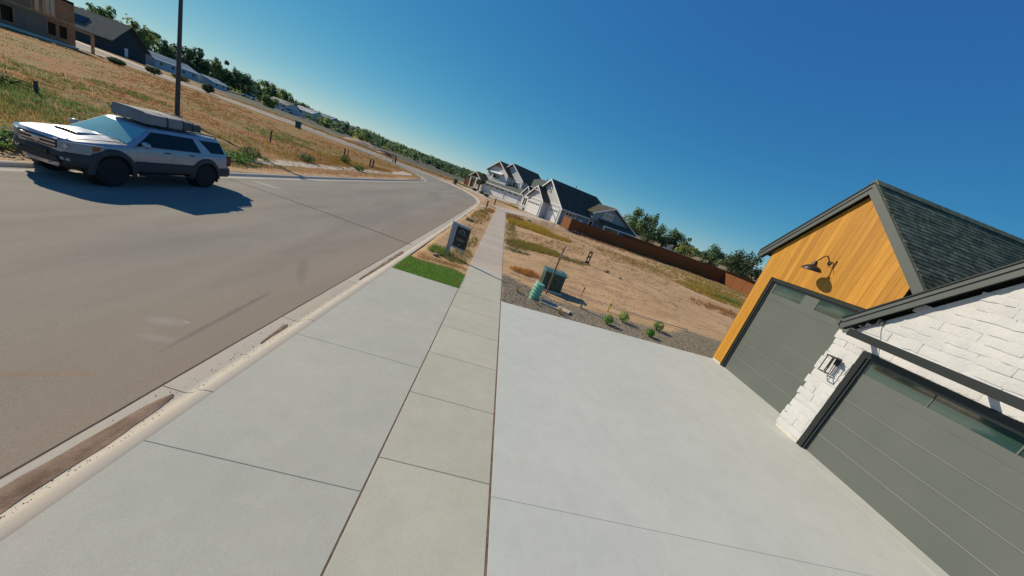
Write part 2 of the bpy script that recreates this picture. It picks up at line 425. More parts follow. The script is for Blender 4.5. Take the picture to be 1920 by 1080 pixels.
# dried mud lying in the gutter
M_mud = PM('dried_mud', (.22, .14, .085), .95, .3, 5, .12, 60, .3, 45, tint=(.31, .215, .15))
mb = B()
def gut(x, y):
    d = -2.78 - x
    for (a, za), (b, zb_) in zip(PROFILE[1:-1], PROFILE[2:]):
        if a <= d <= b: return G(x, y) + za + (zb_ - za) * (d - a) / max(1e-6, b - a)
    return G(x, y) - .1
def mud(y0, y1, xc, w0, w1, nm):
    b = B(); rr = []; n = 40
    for k in range(n + 1):
        t = k / n; y = y0 + (y1 - y0) * t; w = (w0 + (w1 - w0) * t) * max(.25, min(1, (1 - t) * 14) ** .5) * (1 + .22 * nz(y, 0, 3.1, 4)); c = xc + .025 * nz(y, 3, 2, 1) - .02 * t
        rr.append([(c + w * (j / 6 - .5), y, gut(c + w * (j / 6 - .5), y) + .006 + .009 * sin(pi * j / 6) * (1 + nz(y, j, 4, 2))) for j in range(7)])
    b.loft(rr, 0, False, False)
    return tag(b.obj(nm, M_mud, smooth=True, angle=0), kind='stuff')
mud(-2, 3.56, -3.17, .36, .16, 'gutter_mud')
mud(5.0, 5.75, -3.14, .03, .09, 'gutter_mud')
mud(8.9, 13.0, -3.16, .05, .16, 'gutter_mud')

# ---- pavement (sidewalk), apron and driveway: every slab its own piece
def conc(name, a, b, var_col, warm):
    mt, N, L, P = newmat(name)
    pos = node(N, 'ShaderNodeNewGeometry').outputs['Position']
    n1 = noisen(N, L, pos, .55, 6, .6); n2 = noisen(N, L, pos, 3.2, 6, .65); n3 = noisen(N, L, pos, 90, 3)
    mp = node(N, 'ShaderNodeMapping'); mp.inputs['Scale'].default_value = (14, 1.2, 1); L.new(pos, mp.inputs[0])
    n4 = noisen(N, L, mp.outputs[0], 6, 3)
    c = mix(N, L, ramp(N, L, n1, [(.32, 0.0), (.68, 1.0)]), a, b)
    c = mix(N, L, ramp(N, L, noisen(N, L, pos, .9, 4, .6, .6), [(.56, 0.0), (.74, .5)]), c, warm)
    c = mix(N, L, 1.0, c, ramp(N, L, n2, [(.3, .95), (.7, 1.04)]), 'MULTIPLY')
    c = mix(N, L, 1.0, c, ramp(N, L, n4, [(.3, .985), (.7, 1.015)]), 'MULTIPLY')
    c = mix(N, L, 1.0, c, ramp(N, L, n3, [(.3, .92), (.7, 1.07)]), 'MULTIPLY')
    oi = node(N, 'ShaderNodeObjectInfo')
    s = math_n(N, L, 'ADD', math_n(N, L, 'MULTIPLY', oi.outputs['Random'], 2 * var_col), 1 - var_col)
    cx = node(N, 'ShaderNodeCombineColor')
    for k in range(3): L.new(s, cx.inputs[k])
    c = mix(N, L, 1.0, c, cx.outputs[0], 'MULTIPLY')
    L.new(c, P.inputs['Base Color']); P.inputs['Roughness'].default_value = .85; P.inputs['Specular IOR Level'].default_value = .35
    bn = node(N, 'ShaderNodeBump', i_Strength=.25, i_Distance=.004); L.new(math_n(N, L, 'ADD', n4, n3), bn.inputs['Height']); L.new(bn.outputs[0], P.inputs['Normal'])
    return mt
M_walk = conc('pavement_concrete', (.425, .415, .335), (.48, .468, .378), .025, (.47, .41, .34))
M_walkold = conc('pavement_dusty_concrete', (.41, .355, .29), (.47, .41, .335), .04, (.45, .33, .24))
M_apron = conc('apron_concrete', (.395, .40, .34), (.44, .44, .374), .03, (.45, .39, .32))
M_drive = conc('driveway_concrete', (.46, .477, .44), (.495, .51, .467), .01, (.49, .485, .435))
def slab(name, x0, x1, y0, y1, mt, parent, g=.006, dz=.006, bev=.008):
    x0 += g; x1 -= g; y0 += g; y1 -= g
    nxs = 1 if x1 < 1.2 else 3
    b = B(); rr = []
    X = [x0 + (x1 - x0) * i / nxs for i in range(nxs + 1)]
    ring = lambda y: [(x, y, G(x, y) + dz) for x in X] + [(x, y, G(x, y) - .12) for x in X[::-1]]
    b.loft([ring(y0), ring(y1)], 0)
    return b.obj(name, mt, parent, bevel=bev)
walk = struct(bpy.data.objects.new('sidewalk', None)); COL.objects.link(walk)
jy = [3.29 + 1.37 * k for k in range(-9, 8)] + [13.92]
for a, b in zip(jy[:-1], jy[1:]): slab('slab', -.5, .96, a, b, M_walk, walk, g=.0028, bev=.004)
y = 13.92; k = 0
while y < 52: slab('slab', -.52, .95, y, y + 1.55, M_walkold, walk, g=.003, dz=.002, bev=.006); y += 1.55
ap = struct(bpy.data.objects.new('driveway_apron', None)); COL.objects.link(ap)
for a, b in ((-7.3,-4.9),(-4.9,-2.4),(-2.4,.25),(.25,2.8),(2.8,5.37),(5.37,10.38)): slab('slab', -2.775, -.515, a, b, M_apron, ap, g=.002, bev=.004)
dv = struct(bpy.data.objects.new('driveway', None)); COL.objects.link(dv)
for a, b in ((-9,-4.2),(-4.2,3.12),(3.12,10.40)): slab('slab', .985, 8.02, a, b, M_drive, dv, g=.0014, bev=.002)
slab('slab', 8.02, 9.04, 6.72, 10.40, M_drive, dv, g=.002, bev=.003)
slab('slab', 8.02, 8.42, -9, 6.72, M_drive, dv, g=.002, bev=.003)
# soil packed in the joints beside the sidewalk
M_joint = PM('joint_soil', (.16, .10, .07), .95, .4, 12, .1)
for (xa, xb) in ((-.518, -.496), (.955, .99)):
    b = B(); rr = []
    for k in range(90):
        y = -9 + 19.4 * k / 89; w = .006 * nz(y, xa, 2.5, 3)
        rr.append([(xa + w, y, G(xa, y) + .001), (xb + w, y, G(xb, y) + .001)])
    b.loft(rr, 0, False, False); tag(b.obj('joint_filler', M_joint), kind='structure')
# footway round the bend and the far houses' drives
fw = struct(bpy.data.objects.new('far_sidewalk', None)); COL.objects.link(fw)
rp = resample(poly_off(R_BEND, -2.3), 40); rq = resample(poly_off(R_BEND, -3.8), 40)
for k in range(4, 38, 2):
    b = B(); b.loft([[(p[0], p[1], G(*p) + .02) for p in (rp[i], rq[i])] + [(p[0], p[1], G(*p) - .1) for p in (rq[i], rp[i])] for i in (k, k+1, k+2)], 0)
    b.obj('slab', M_walkold, fw)
# half-buried footway on the field side of the road
fb = struct(bpy.data.objects.new('field_sidewalk', None)); COL.objects.link(fb)
y = -10.0
while y < 52:
    L_ = 3.0; b = B(); rr = []
    for yy in (y + .01, y + L_ - .01): rr.append([(xx, yy, G(xx, yy) - .010) for xx in (-16.3, -14.9)] + [(xx, yy, G(xx, yy) - .12) for xx in (-14.9, -16.3)])
    b.loft(rr, 0); b.obj('slab', M_walkold, fb); y += L_
b = B(); b.loft([[(-14.9, 51.9, G(-14.9, 51.9) - .006), (-16.3, 51.9, G(-16.3, 51.9) - .006)], [(-14.75, 54.0, G(-14.75, 54) - .0), (-16.6, 54.6, G(-16.6, 54.6) - .0)], [(-15.6, 57.6, G(-15.6, 57.6) + .01), (-17.2, 57.2, G(-17.2, 57.2) + .01)]], 0, False, False); b.obj('slab', M_walkold, fb)
# pale concrete footway along the far side of the cross street
b = B(); rr = []
for p, q in zip(resample(poly_off(R_BEND, -.25), 90)[28:], resample(poly_off(R_BEND, -2.1), 90)[28:]):
    rr.append([(p[0], p[1], G(*p) + .03), (q[0], q[1], G(*q) + .05)])
b.loft(rr, 0, False, False); struct(b.obj('cross_street_footway', M_walkold))
b = B(); rr = []
for p, q in zip(resample(poly_off(L_BEND, .3), 90)[30:], resample(poly_off(L_BEND, 1.8), 90)[30:]):
    rr.append([(p[0], p[1], G(*p) + .03), (q[0], q[1], G(*q) + .05)])
b.loft(rr, 0, False, False); struct(b.obj('cross_street_footway', M_walkold))
# ================================================================== near house (garage fronts)
M_wood = None
def wood_mat():
    mt, N, L, P = newmat('golden_cedar_boards')
    pos = node(N, 'ShaderNodeNewGeometry').outputs['Position']
    mp = node(N, 'ShaderNodeMapping'); mp.inputs['Scale'].default_value = (1, 9, .6); L.new(pos, mp.inputs[0])
    oi = node(N, 'ShaderNodeObjectInfo')
    vm = node(N, 'ShaderNodeVectorMath', operation='ADD'); L.new(mp.outputs[0], vm.inputs[0])
    cx = node(N, 'ShaderNodeCombineXYZ'); L.new(math_n(N, L, 'MULTIPLY', oi.outputs['Random'], 40), cx.inputs[2]); L.new(cx.outputs[0], vm.inputs[1])
    n1 = noisen(N, L, vm.outputs[0], 1.6, 6, .6, .8); n2 = noisen(N, L, vm.outputs[0], 9, 4, .6)
    c = mix(N, L, ramp(N, L, n1, [(.35, 0.0), (.65, 1.0)]), (.42, .19, .02), (.50, .245, .032))
    c = mix(N, L, ramp(N, L, n2, [(.55, 0.0), (.8, .5)]), c, (.33, .14, .014))
    tone = mix(N, L, oi.outputs['Random'], (.80, .77, .72), (1.12, 1.12, 1.10))
    c = mix(N, L, 1.0, c, tone, 'MULTIPLY')
    L.new(c, P.inputs['Base Color']); P.inputs['Roughness'].default_value = .55; P.inputs['Specular IOR Level'].default_value = .35
    bn = node(N, 'ShaderNodeBump', i_Strength=.15, i_Distance=.004); L.new(n2, bn.inputs['Height']); L.new(bn.outputs[0], P.inputs['Normal'])
    return mt
M_wood = wood_mat()
M_fascia = PM('charcoal_fascia_paint', (.075, .088, .085), .55, .08, 3, .03, 60)
M_black = PM('black_steel', (.012, .017, .018), .42, .15, 4)
M_door = PM('grey_garage_door', (.10, .115, .107), .5, .05, 1.2, .03, 120, .06, 160, tint=(.112, .123, .114))
M_glassd = glassmat('green_door_glass', (.03, .07, .063), .05, .9); M_glassd.node_tree.nodes['Principled BSDF'].inputs['IOR'].default_value = 2.0
M_stone = PM('white_painted_stone', (.525, .525, .535), .8, .05, 2.5, .05, 40, .35, 22, rv=.03, tint=(.56, .558, .56))
M_mortar = PM('white_mortar', (.53, .525, .53), .9, .06, 4, .05, 50, .4, 30)
M_shingle = PM('dark_green_shingle', (.125, .145, .095), .9, .42, 6.5, .3, 60, .4, 160, rv=.35, spec=.2)
M_inner = PM('house_body', (.10, .11, .105), .8)
M_found = PM('foundation_concrete', (.55, .53, .48), .85, .08, 5, .05)
H1 = thing('house', 'new house with golden wood gable, white stone gable and dark grey garage doors', 'house', (8.6, 6.6, .33))
ZB = .335
# --- core walls behind the cladding (left gable volume, right gable volume)
def gable_core(b, x0, x1, yl, yr, zb, yc, zp, zl, zr):
    b.prism([(yl, zb), (yl, zl), (yc, zp), (yr, zr), (yr, zb)], lambda p, q, t: (t, p, q), x0, x1)
b = B(); gable_core(b, 9.16, 16.5, 10.36, 6.63, .1, 8.50, 6.36, 4.48, 4.48)
b.obj('wall', M_inner, H1)
b = B(); gable_core(b, 8.52, 16.5, 6.70, .40, .1, 3.55, 6.16, 3.0, 3.0)
b.obj('wall', M_inner, H1)
# --- foundation strips
b = B(); b.box(8.95, 9.2, 9.99, 10.40, .1, .40); b.obj('foundation', M_found, H1)
b = B(); b.box(8.27, 8.55, 6.13, 6.74, .1, .385); b.obj('foundation', M_found, H1)
# --- vertical wood boards, each clipped by the gable and the door opening
def gz(y): return 6.40 - abs(y - 8.50) * 1.0
W = .1475
y = 10.40
while y > 6.60:
    y0 = max(y - W + .0025, 6.60); y1 = y
    zb_ = .41 if y0 > 9.94 else 3.70
    pts = [(y1, zb_), (y1, gz(y1)), (y0, gz(y0)), (y0, zb_)]
    if y0 < 8.50 < y1: pts = [(y1, zb_), (y1, gz(y1)), (8.50, gz(8.50)), (y0, gz(y0)), (y0, zb_)]
    dx = random.uniform(0, .003)
    b = B(); b.prism(pts, lambda p, q, t: (t, p, q), 8.93 - dx, 8.965)
    b.obj('board', M_wood, H1, bevel=.0015)
    y -= W
b = B(); b.box(8.966, 9.16, 9.97, 10.38, .38, 4.41); b.prism([(10.38, 3.72), (10.38, 4.48), (8.50, 6.37), (6.63, 4.48), (6.63, 3.72)], lambda p, q, t: (t, p, q), 8.966, 9.16); b.obj('sheathing', M_fascia, H1)
b = B(); b.box(8.94, 9.15, 10.402, 10.425, .4, 4.4); b.obj('corner_trim', M_fascia, H1)
# --- tall garage door (left)
def garage_door(y0, y1, zb, zt, xf, xd, nsec, panes, fw_=.11):
    d = bpy.data.objects.new('garage_door', None); COL.objects.link(d); d.parent = H1; d.location = -Vector(H1.location)
    b = B(); b.box(xf, xd + .1, y0, y0 + fw_, zb, zt); b.obj('frame', M_black, d, bevel=.006)
    b = B(); b.box(xf, xd + .1, y1 - fw_, y1, zb, zt); b.obj('frame', M_black, d, bevel=.006)
    b = B(); b.box(xf, xd + .1, y0 + fw_, y1 - fw_, zt - fw_, zt); b.obj('frame', M_black, d, bevel=.006)
    for yy in (y0 + fw_ + .012, y1 - fw_ - .012):
        b = B(); b.box(xf + .04, xf + .06, yy - .014, yy + .014, zb, zt - fw_); b.obj('weather_strip', M_fascia, d)
    a, c = y0 + fw_ + .002, y1 - fw_ - .002; hh = (zt - fw_ - zb - .01) / nsec
    for k in range(nsec):
        z0 = zb + .008 + hh * k; z1 = z0 + hh - .001
        b = B()
        if k == nsec - 1 and panes:
            ht = z0 + hh * .34; hb = z1 - hh * .10
            b.box(xd, xd + .04, a, c, z0, ht); b.box(xd, xd + .04, a, c, hb, z1)
            ed = [c] + [e for p in panes for e in (p[0], p[1])] + [a]
            for i in range(0, len(ed), 2): 
                if ed[i] - ed[i+1] > .002: b.box(xd, xd + .04, ed[i+1], ed[i], ht, hb)
            b.obj('door_panel', M_door, d)
            for p in panes:
                g = B(); g.box(xd + .012, xd + .028, p[1] + .001, p[0] - .001, ht + .001, hb - .001); g.obj('pane', M_glassd, d)
            continue
        # shallow step near the panel's upper edge as on pressed steel sections
        zz = z1 - .05
        prof = [(z0, .005), (z0 + .1, .005), (z1 - .021, .005), (z1 - .018, -.003), (z1 - .012, -.003), (z1, .006)]
        n = len(prof)
        b.loft([[(xd + o, yy, z) for z, o in prof] + [(xd + .04, yy, prof[-1][0]), (xd + .04, yy, prof[0][0])] for yy in (a, c)], 0)
        b.obj('door_panel', M_door, d)
    return d
garage_door(6.86, 9.97, ZB + .004, 3.70, 8.95, 9.03, 6, [(9.74, 8.70), (8.25, 7.21)])
garage_door(1.05, 6.12, .312, 2.87, 8.26, 8.36, 5, [(5.93, 4.86), (4.84, 3.77), (3.75, 2.68), (2.66, 1.59)], .125)
# --- white stone veneer: mortar bed + every stone its own piece
b = B()
b.prism([(6.71, .38), (6.71, 3.02), (3.55, 6.18), (.39, 3.02), (.39, .38), (1.04, .38), (1.04, 2.88), (6.13, 2.88), (6.13, .38)], lambda p, q, t: (t, p, q), 8.30, 8.51)
b.box(8.511, 8.9, 6.55, 6.71, .38, 3.0)
b.obj('mortar_bed', M_mortar, H1)
rng = random.Random(5)
def stone_mesh(w, h, d, rg):
    """rough stone face: a warped pillow with 5x3 front grid"""
    b = B(); nxs, nzs = 4, 2; F = []
    for j in range(nzs + 1):
        for i in range(nxs + 1):
            u = i / nxs; v = j / nzs
            e = (i in (0, nxs)) or (j in (0, nzs))
            F.append(((u - .5) * w + rg.uniform(-.05, .05) * w * .5 * (1 if 0 < i < nxs else .35), (v - .5) * h + rg.uniform(-.09, .09) * h, d * (.45 if e else 1) + rg.uniform(-.25, .25) * d))
    vs = [(-o, p, q) for p, q, o in F] + [(.03, p, q) for p, q, o in F]
    n = (nxs + 1) * (nzs + 1); fs = []
    for j in range(nzs):
        for i in range(nxs):
            k = j * (nxs + 1) + i; fs.append((k, k + 1, k + nxs + 2, k + nxs + 1))
    edge = [i for i in range(nxs + 1)] + [j * (nxs + 1) + nxs for j in range(1, nzs + 1)] + [nzs * (nxs + 1) + i for i in range(nxs - 1, -1, -1)] + [j * (nxs + 1) for j in range(nzs - 1, 0, -1)]
    for a, c in zip(edge, edge[1:] + edge[:1]): fs.append((a, n + a, n + c, c))
    return b.add(vs, fs).mesh('stone', M_stone, True, 32)
SM = {}
def stone(yc, zc, w, h):
    key = (round(w / .06), round(h / .02), rng.randrange(3))
    if key not in SM: SM[key] = stone_mesh(key[0] * .06 + .012, key[1] * .02 + .014, .011, rng)
    o = bpy.data.objects.new('stone', SM[key]); COL.objects.link(o); o.parent = H1
    o.location = Vector((8.302 - rng.uniform(0, .012), yc, zc)) - Vector(H1.location); o.rotation_euler = (rng.uniform(-.03, .03), 0, 0)
z = .39; row = 0
def inside(y, z): 
    if z > 6.15 - abs(y - 3.55): return False
    if 1.0 < y < 6.15 and z < 2.9: return False
    return .36 < y < 6.74
while z < 6.0:
    h = rng.choice((.14, .16, .18, .20)); zc = z + h / 2
    if zc > 4.6: h = .24; zc = z + h / 2
    y = 6.76 + rng.uniform(-.02, .04)
    while y > .3:
        w = rng.choice((.30, .36, .42, .48, .54)) * (1.0 if zc > 3 else .75)
        if z > 2.9: w *= 1.22
        if 6.1 < y < 6.8 and zc < 2.9: w = min(w, max(.18, y - 6.15)) if rng.random() < .6 else min(.36, y - 6.13)
        if w < .1: y = 1.0; continue
        yc = y - w / 2
        if zc + h / 2 < 6.36 - abs(yc - 3.55) - w / 2 * .8 and not (1.02 < yc < 6.12 and zc - h / 2 < 2.86) and (.36 < yc):
            stone(yc, zc, w - .012, h - .012)
        y -= w
        if zc < 2.86 and 1.04 < y < 6.16: y = 1.03
    z += h
# --- soldier lintel under the awning is plain stone; rakes, soffits and roofs
def rake(yc, zp, ylo, yhi, xf, xw, nm='rake', slope=1.0):
    """fascia boards along both rakes of a gable facing -x, roof edge line z = zp - slope*|y-yc|"""
    for sgn, ye in ((1, yhi), (-1, ylo)):
        L_ = abs(ye - yc); d = Vector((0, sgn * 1, -slope)).normalized(); nrm = Vector((0, sgn * slope, 1)).normalized()
        p0 = Vector((0, yc, zp)); p1 = Vector((0, ye, zp - slope * L_))
        def pr(b, o0, o1, xa, xb):
            # keep mitre at the ridge by vertical offset along the centre line
            k0 = o0 * sqrt(1 + slope * slope); k1 = o1 * sqrt(1 + slope * slope)
            q = [(p0.y, p0.z - k0), (p1.y, p1.z - k0), (p1.y - (nrm.y) * (o1 - o0), p1.z - k0 - nrm.z * (o1 - o0)), (p0.y, p0.z - k1)]
            b.prism(q, lambda p, r, t: (t, p, r), xa, xb)
        b = B(); pr(b, .03, .105, xf - .022, xf + .02); b.obj('rake_trim', M_fascia, H1)
        b = B(); pr(b, .107, .225, xf, xf + .03); b.obj('fascia', M_fascia, H1)
        b = B(); pr(b, .16, .18, xf + .031, xw + .05); b.obj('soffit', M_black, H1)
        b = B(); pr(b, .0, .028, xf - .04, xf + .3); b.obj('drip_edge', M_black, H1)
        # end return and gutter nub at the eave
        b = B(); b.beam((xf + .01, p1.y + sgn * .012, p1.z - .20), (xf + .01, p1.y + sgn * .012, p1.z - .05), .06, .05, Vector((0,1,0))); b.obj('eave_return', M_fascia, H1)
rake(8.50, 6.71, 5.95, 10.78, 8.80, 8.93)
rake(3.55, 6.56, .35, 6.75, 8.14, 8.30)
# eave gutters running back
b = B(); b.box(8.82, 16.5, 10.785, 10.86, 4.33, 4.42); b.obj('gutter', M_fascia, H1)
b = B(); b.box(8.16, 8.93, 6.755, 6.83, 3.20, 3.29); b.obj('gutter', M_fascia, H1)
# --- roofs: deck + shingles laid course by course
def roof(yc, zp, ye, x0, x1, nmax, xlim):
    sgn = 1 if ye > yc else -1; L_ = abs(ye - yc) * sqrt(2); d = Vector((0, sgn, -1)).normalized(); nrm = Vector((0, sgn, 1)).normalized(); P0 = Vector((0, yc, zp - .03))
    b = B(); vs = []
    for x in (x0 + .03, x1):
        for s, o in ((0, 0), (L_, 0), (L_, -.07), (0, -.07)): vs.append(Vector((x, 0, 0)) + P0 + d * s + nrm * o)
    b.loft([vs[:4], vs[4:]], 0); dk = b.obj('roof', M_shingle, H1)
    ex = .13; tw = .24; n = int(L_ / ex); parts = 0; st = B()
    me = B()
    def tab(bb, x, s, w, lift):
        a0 = P0 + d * (s) ; a1 = P0 + d * (s + ex + .012)
        q = []
        for p, o in ((a0, .004), (a1, .009 + lift)):
            for xx in (x, x + w - .006): q.append(Vector((xx, 0, 0)) + p + nrm * o)
        q2 = [p - nrm * .012 for p in q]
        bb.add([q[0], q[1], q[3], q[2], q2[0], q2[1], q2[3], q2[2]], [(0,1,2,3),(3,2,6,7),(0,3,7,4),(1,5,6,2)])
    for k in range(n):
        s = k * ex; x = x0 - rng.uniform(0, tw * .9)
        while x < x1:
            w = tw * rng.uniform(.8, 1.25); xa = max(x, x0); wb = min(x + w, x1) - xa
            if wb > .03:
                lift = rng.uniform(0, .004)
                if parts < nmax and xa < xlim:
                    bb = B(); tab(bb, xa, s, wb, lift); bb.obj('shingle', M_shingle, dk); parts += 1
                else: tab(st, xa, s, wb, lift)
            x += w
    if st.v: tag(st.obj('shingle_courses', M_shingle, dk), kind='stuff')
    return dk
roof(8.50, 6.74, 5.95, 8.78, 16.5, 300, 12.0)
roof(8.50, 6.74, 10.78, 8.78, 16.5, 0, 0)
roof(3.55, 6.59, 6.75, 8.12, 12.5, 0, 0)
roof(3.55, 6.59, .35, 8.12, 12.5, 0, 0)
b = B(); b.prism([(8.50 - .13, 6.62), (8.50, 6.755), (8.50 + .13, 6.62), (8.50, 6.71)], lambda p, q, t: (t, p, q), 8.77, 16.5); b.obj('ridge_cap', M_shingle, H1)
# --- suspended steel awning over the wide door
AW = bpy.data.objects.new('awning', None); COL.objects.link(AW); AW.parent = H1; AW.location = -Vector(H1.location)
b = B(); b.box(7.72, 7.80, .85, 6.17, 3.07, 3.22); b.obj('front_beam', M_black, AW, bevel=.006)
for yy in (6.10, 4.35, 2.65, .92):
    b = B(); b.box(7.802, 8.31, yy - .03, yy + .03, 3.09, 3.19); b.obj('bracket_arm', M_black, AW)
    if 2 < yy < 5: continue
    b = B(); b.tube([(7.78, yy, 3.225), (8.31, yy + .05, 3.54)], .009, 6); b.obj('tie_rod', M_black, AW)
    b = B(); b.box(8.24, 8.30, yy + .01, yy + .09, 3.50, 3.58); b.obj('rod_anchor', M_fascia, AW)
# --- gooseneck barn lamp over the tall door
M_bronze = PM('bronze_metal', (.035, .028, .026), .45, .2, 20, metal=.3)
lamp = thing('barn_lamp', 'dark gooseneck barn lamp mounted on the golden wood gable', 'wall lamp', (8.93, 8.50, 4.5))
lx, ly, lz = 8.93, 8.50, 4.52
pth = [(lx - .02, ly, lz)] + [(lx - .02 - .36 * t, ly, lz + .18 * sin(pi * min(1, t * 1.05)) - .06 * t) for t in [i / 12 for i in range(1, 13)]] + [(lx - .385, ly, lz - .10)]
b = B(); b.tube(pth, .014, 8); b.obj('arm', M_bronze, lamp, smooth=True)
b = B(); b.lathe([(.055, 0), (.055, .02), (.03, .035)], 18, Matrix.Translation((lx - .001, ly, lz)) @ Matrix.Rotation(-pi/2, 4, 'Y')); b.obj('wall_plate', M_bronze, lamp, smooth=True)
b = B(); b.lathe([(.03, .15), (.05, .13), (.06, .05), (.10, .02), (.16, -.005), (.205, -.05), (.222, -.085), (.226, -.105), (.216, -.105), (.19, -.05), (.08, -.0)], 28, Matrix.Translation((lx - .385, ly, lz - .215))); b.obj('shade', M_bronze, lamp, smooth=True)
b = B(); b.box(lx - .2, lx - .01, ly - .16, ly - .15, lz - .1, lz - .09); b.box(lx - .02, lx - .003, ly - .17, ly - .14, lz - .10, lz + .10); b.obj('stay_bracket', M_bronze, lamp)
# --- lantern on the stone pier
lt = thing('wall_lantern', 'open black box lantern fixed to the white stone pier', 'lantern', (8.28, 6.43, 2.3))
cx_, cy_, z0_, z1_ = 8.13, 6.41, 2.10, 2.47; r_ = .075
b = B(); b.box(8.265, 8.285, cy_ - .05, cy_ + .05, z0_ + .22, z1_ + .03); b.obj('backplate', M_black, lt)
b = B()
for sx in (-1, 1):
    for sy in (-1, 1): b.box(cx_ + sx*r_ - .007, cx_ + sx*r_ + .007, cy_ + sy*r_ - .007, cy_ + sy*r_ + .007, z0_, z1_)
b.obj('cage', M_black, lt)
b = B(); b.box(cx_ - r_ - .02, cx_ + r_ + .02, cy_ - r_ - .02, cy_ + r_ + .02, z1_ + .0005, z1_ + .025); b.obj('cap', M_black, lt)
b = B()
for sx in (-1, 1):
    b.box(cx_ + sx*r_ - .009, cx_ + sx*r_ + .009, cy_ - r_ - .009, cy_ + r_ + .009, z0_ - .014, z0_ - .0005); b.box(cx_ - r_ + .01, cx_ + r_ - .01, cy_ + sx*r_ - .009, cy_ + sx*r_ + .009, z0_ - .014, z0_ - .0005)
b.obj('bottom_ring', M_black, lt)
b = B(); b.lathe([(.018, z1_ - .02), (.018, z0_ + .12), (.03, z0_ + .10)], 10, Matrix.Translation((cx_, cy_, 0))); b.obj('lamp_holder', M_black, lt)
b = B(); b.box(8.2, 8.268, cy_ - .012, cy_ + .012, z1_ - .02, z1_ + .01); b.obj('arm', M_black, lt)
# ================================================================== silver off-road estate car (SUV) at the far kerb
def paint(name, col, metal, rough):
    mt, N, L, P = newmat(name)
    pos = node(N, 'ShaderNodeNewGeometry').outputs['Position']
    n1 = noisen(N, L, pos, 2.5, 5); n2 = noisen(N, L, pos, 400, 2)
    c = mix(N, L, ramp(N, L, n1, [(.35, 0.0), (.7, 1.0)]), col, tuple(c_ * .88 for c_ in col))
    c = mix(N, L, 1.0, c, ramp(N, L, n2, [(.3, .93), (.7, 1.07)]), 'MULTIPLY')
    sx = node(N, 'ShaderNodeSeparateXYZ'); L.new(pos, sx.inputs[0])
    d = N.new('ShaderNodeMapRange'); d.inputs[1].default_value = .75; d.inputs[2].default_value = .1; L.new(math_n(N, L, 'ADD', sx.outputs[2], math_n(N, L, 'MULTIPLY', n1, .3)), d.inputs[0])
    c = mix(N, L, math_n(N, L, 'MULTIPLY', d.outputs[0], .45), c, (.24, .19, .14))      # road dust on the lower body
    L.new(c, P.inputs['Base Color']); P.inputs['Metallic'].default_value = metal
    L.new(ramp(N, L, n1, [(.3, rough), (.8, rough + .15)]), P.inputs['Roughness'])
    P.inputs['Coat Weight'].default_value = .35; P.inputs['Coat Roughness'].default_value = .12
    return mt
M_silver = paint('silver_car_paint', (.40, .41, .44), .5, .28)
M_clad = PM('grey_cladding', (.034, .037, .04), .6, .12, 5, .06, 90)
M_tyre = PM('tyre_rubber', (.014, .014, .015), .85, .3, 9, .15, 80)
M_plast = PM('black_plastic', (.018, .019, .02), .6, .2, 10)
M_rim = PM('dark_alloy', (.20, .20, .21), .4, .15, 12, metal=.6)
M_tint = glassmat('tinted_car_glass', (.006, .008, .011), .06, .3); M_tint.node_tree.nodes['Principled BSDF'].inputs['Coat Weight'].default_value = .1
M_wind = glassmat('windscreen_glass', (.22, .46, .44), .07, .9)  # sky reflection put into the base colour as bright teal
M_lens = glassmat('headlamp_lens', (.20, .26, .29), .1, .9)
M_amber = PM('amber_lens', (.30, .07, .03), .25, .1, 20)
M_red = PM('red_lens', (.12, .012, .012), .25, .1, 20)
M_chrome = PM('satin_chrome', (.55, .53, .56), .35, .08, 10, metal=.85)
SX, SY = -11.73, 11.76
SZ = G(-11.73, 11.76) - .085
SUV = thing('suv', 'silver SUV with grey lower cladding parked at the far kerb', 'car', (SX, SY, SZ), radians(-1.5))
def sob(b, name, mt, parent=None, **kw): return b.obj(name, mt, parent or SUV, world=False, **kw)
# lower body: stations along y (front is -y)
ST = [(-2.42,.34,.57,.94,.025),(-2.395,.50,.54,.965,.03),(-2.32,.64,.50,.985,.035),(-2.20,.755,.47,1.0,.04),(-2.04,.835,.45,1.018,.05),(-1.82,.895,.43,1.04,.065),(-1.5,.92,.41,1.07,.08),(-1.2,.925,.40,1.09,.08),(-.86,.925,.40,1.115,.06),(-.6,.925,.40,1.12,.02),(.2,.925,.40,1.125,.0),(1.2,.925,.40,1.13,0),(1.9,.92,.44,1.14,0),(2.22,.90,.50,1.14,0),(2.34,.86,.54,1.13,0),(2.38,.78,.58,1.10,0)]
def half(w, zb, zt, cr):
    return [(0, zb), (w - .12, zb), (w - .02, zb + .09), (w, .66), (w + .004, .80), (w - .008, zt - .16), (w - .03, zt - .07), (w - .075, zt - .015), (w - .16, zt + .003), (w * .55, zt + cr * .75), (0, zt + cr)]
def fullring(y, w, zb, zt, cr):
    zt += .085
    h = half(w, zb, zt, cr); return [Vector((x, y, z)) for x, z in h] + [Vector((-x, y, z)) for x, z in h[-2:0:-1]]
body = B().loft([fullring(*s) for s in ST], 0)
bo = sob(body, 'body', M_silver, smooth=True, angle=42)
WF, WR = -1.50, 1.29
cut = B()
for yy in (WF, WR):
    for sx in (-1, 1): cut.lathe([(.46, -.28), (.46, .28)], 32, Matrix.Translation((sx * .86, yy, .40)) @ Matrix.Rotation(pi/2, 4, 'Y'))
co = cut.obj('cutter_tmp', M_plast)
co.location = SUV.location; co.rotation_euler = SUV.rotation_euler
md = bo.modifiers.new('arch', 'BOOLEAN'); md.operation = 'DIFFERENCE'; md.object = co; md.solver = 'EXACT'
bpy.context.view_layer.update()
dg = bpy.context.evaluated_depsgraph_get()
nm_ = bpy.data.meshes.new_from_object(bo.evaluated_get(dg))
bo.modifiers.clear(); bo.data = nm_
bpy.data.objects.remove(co)
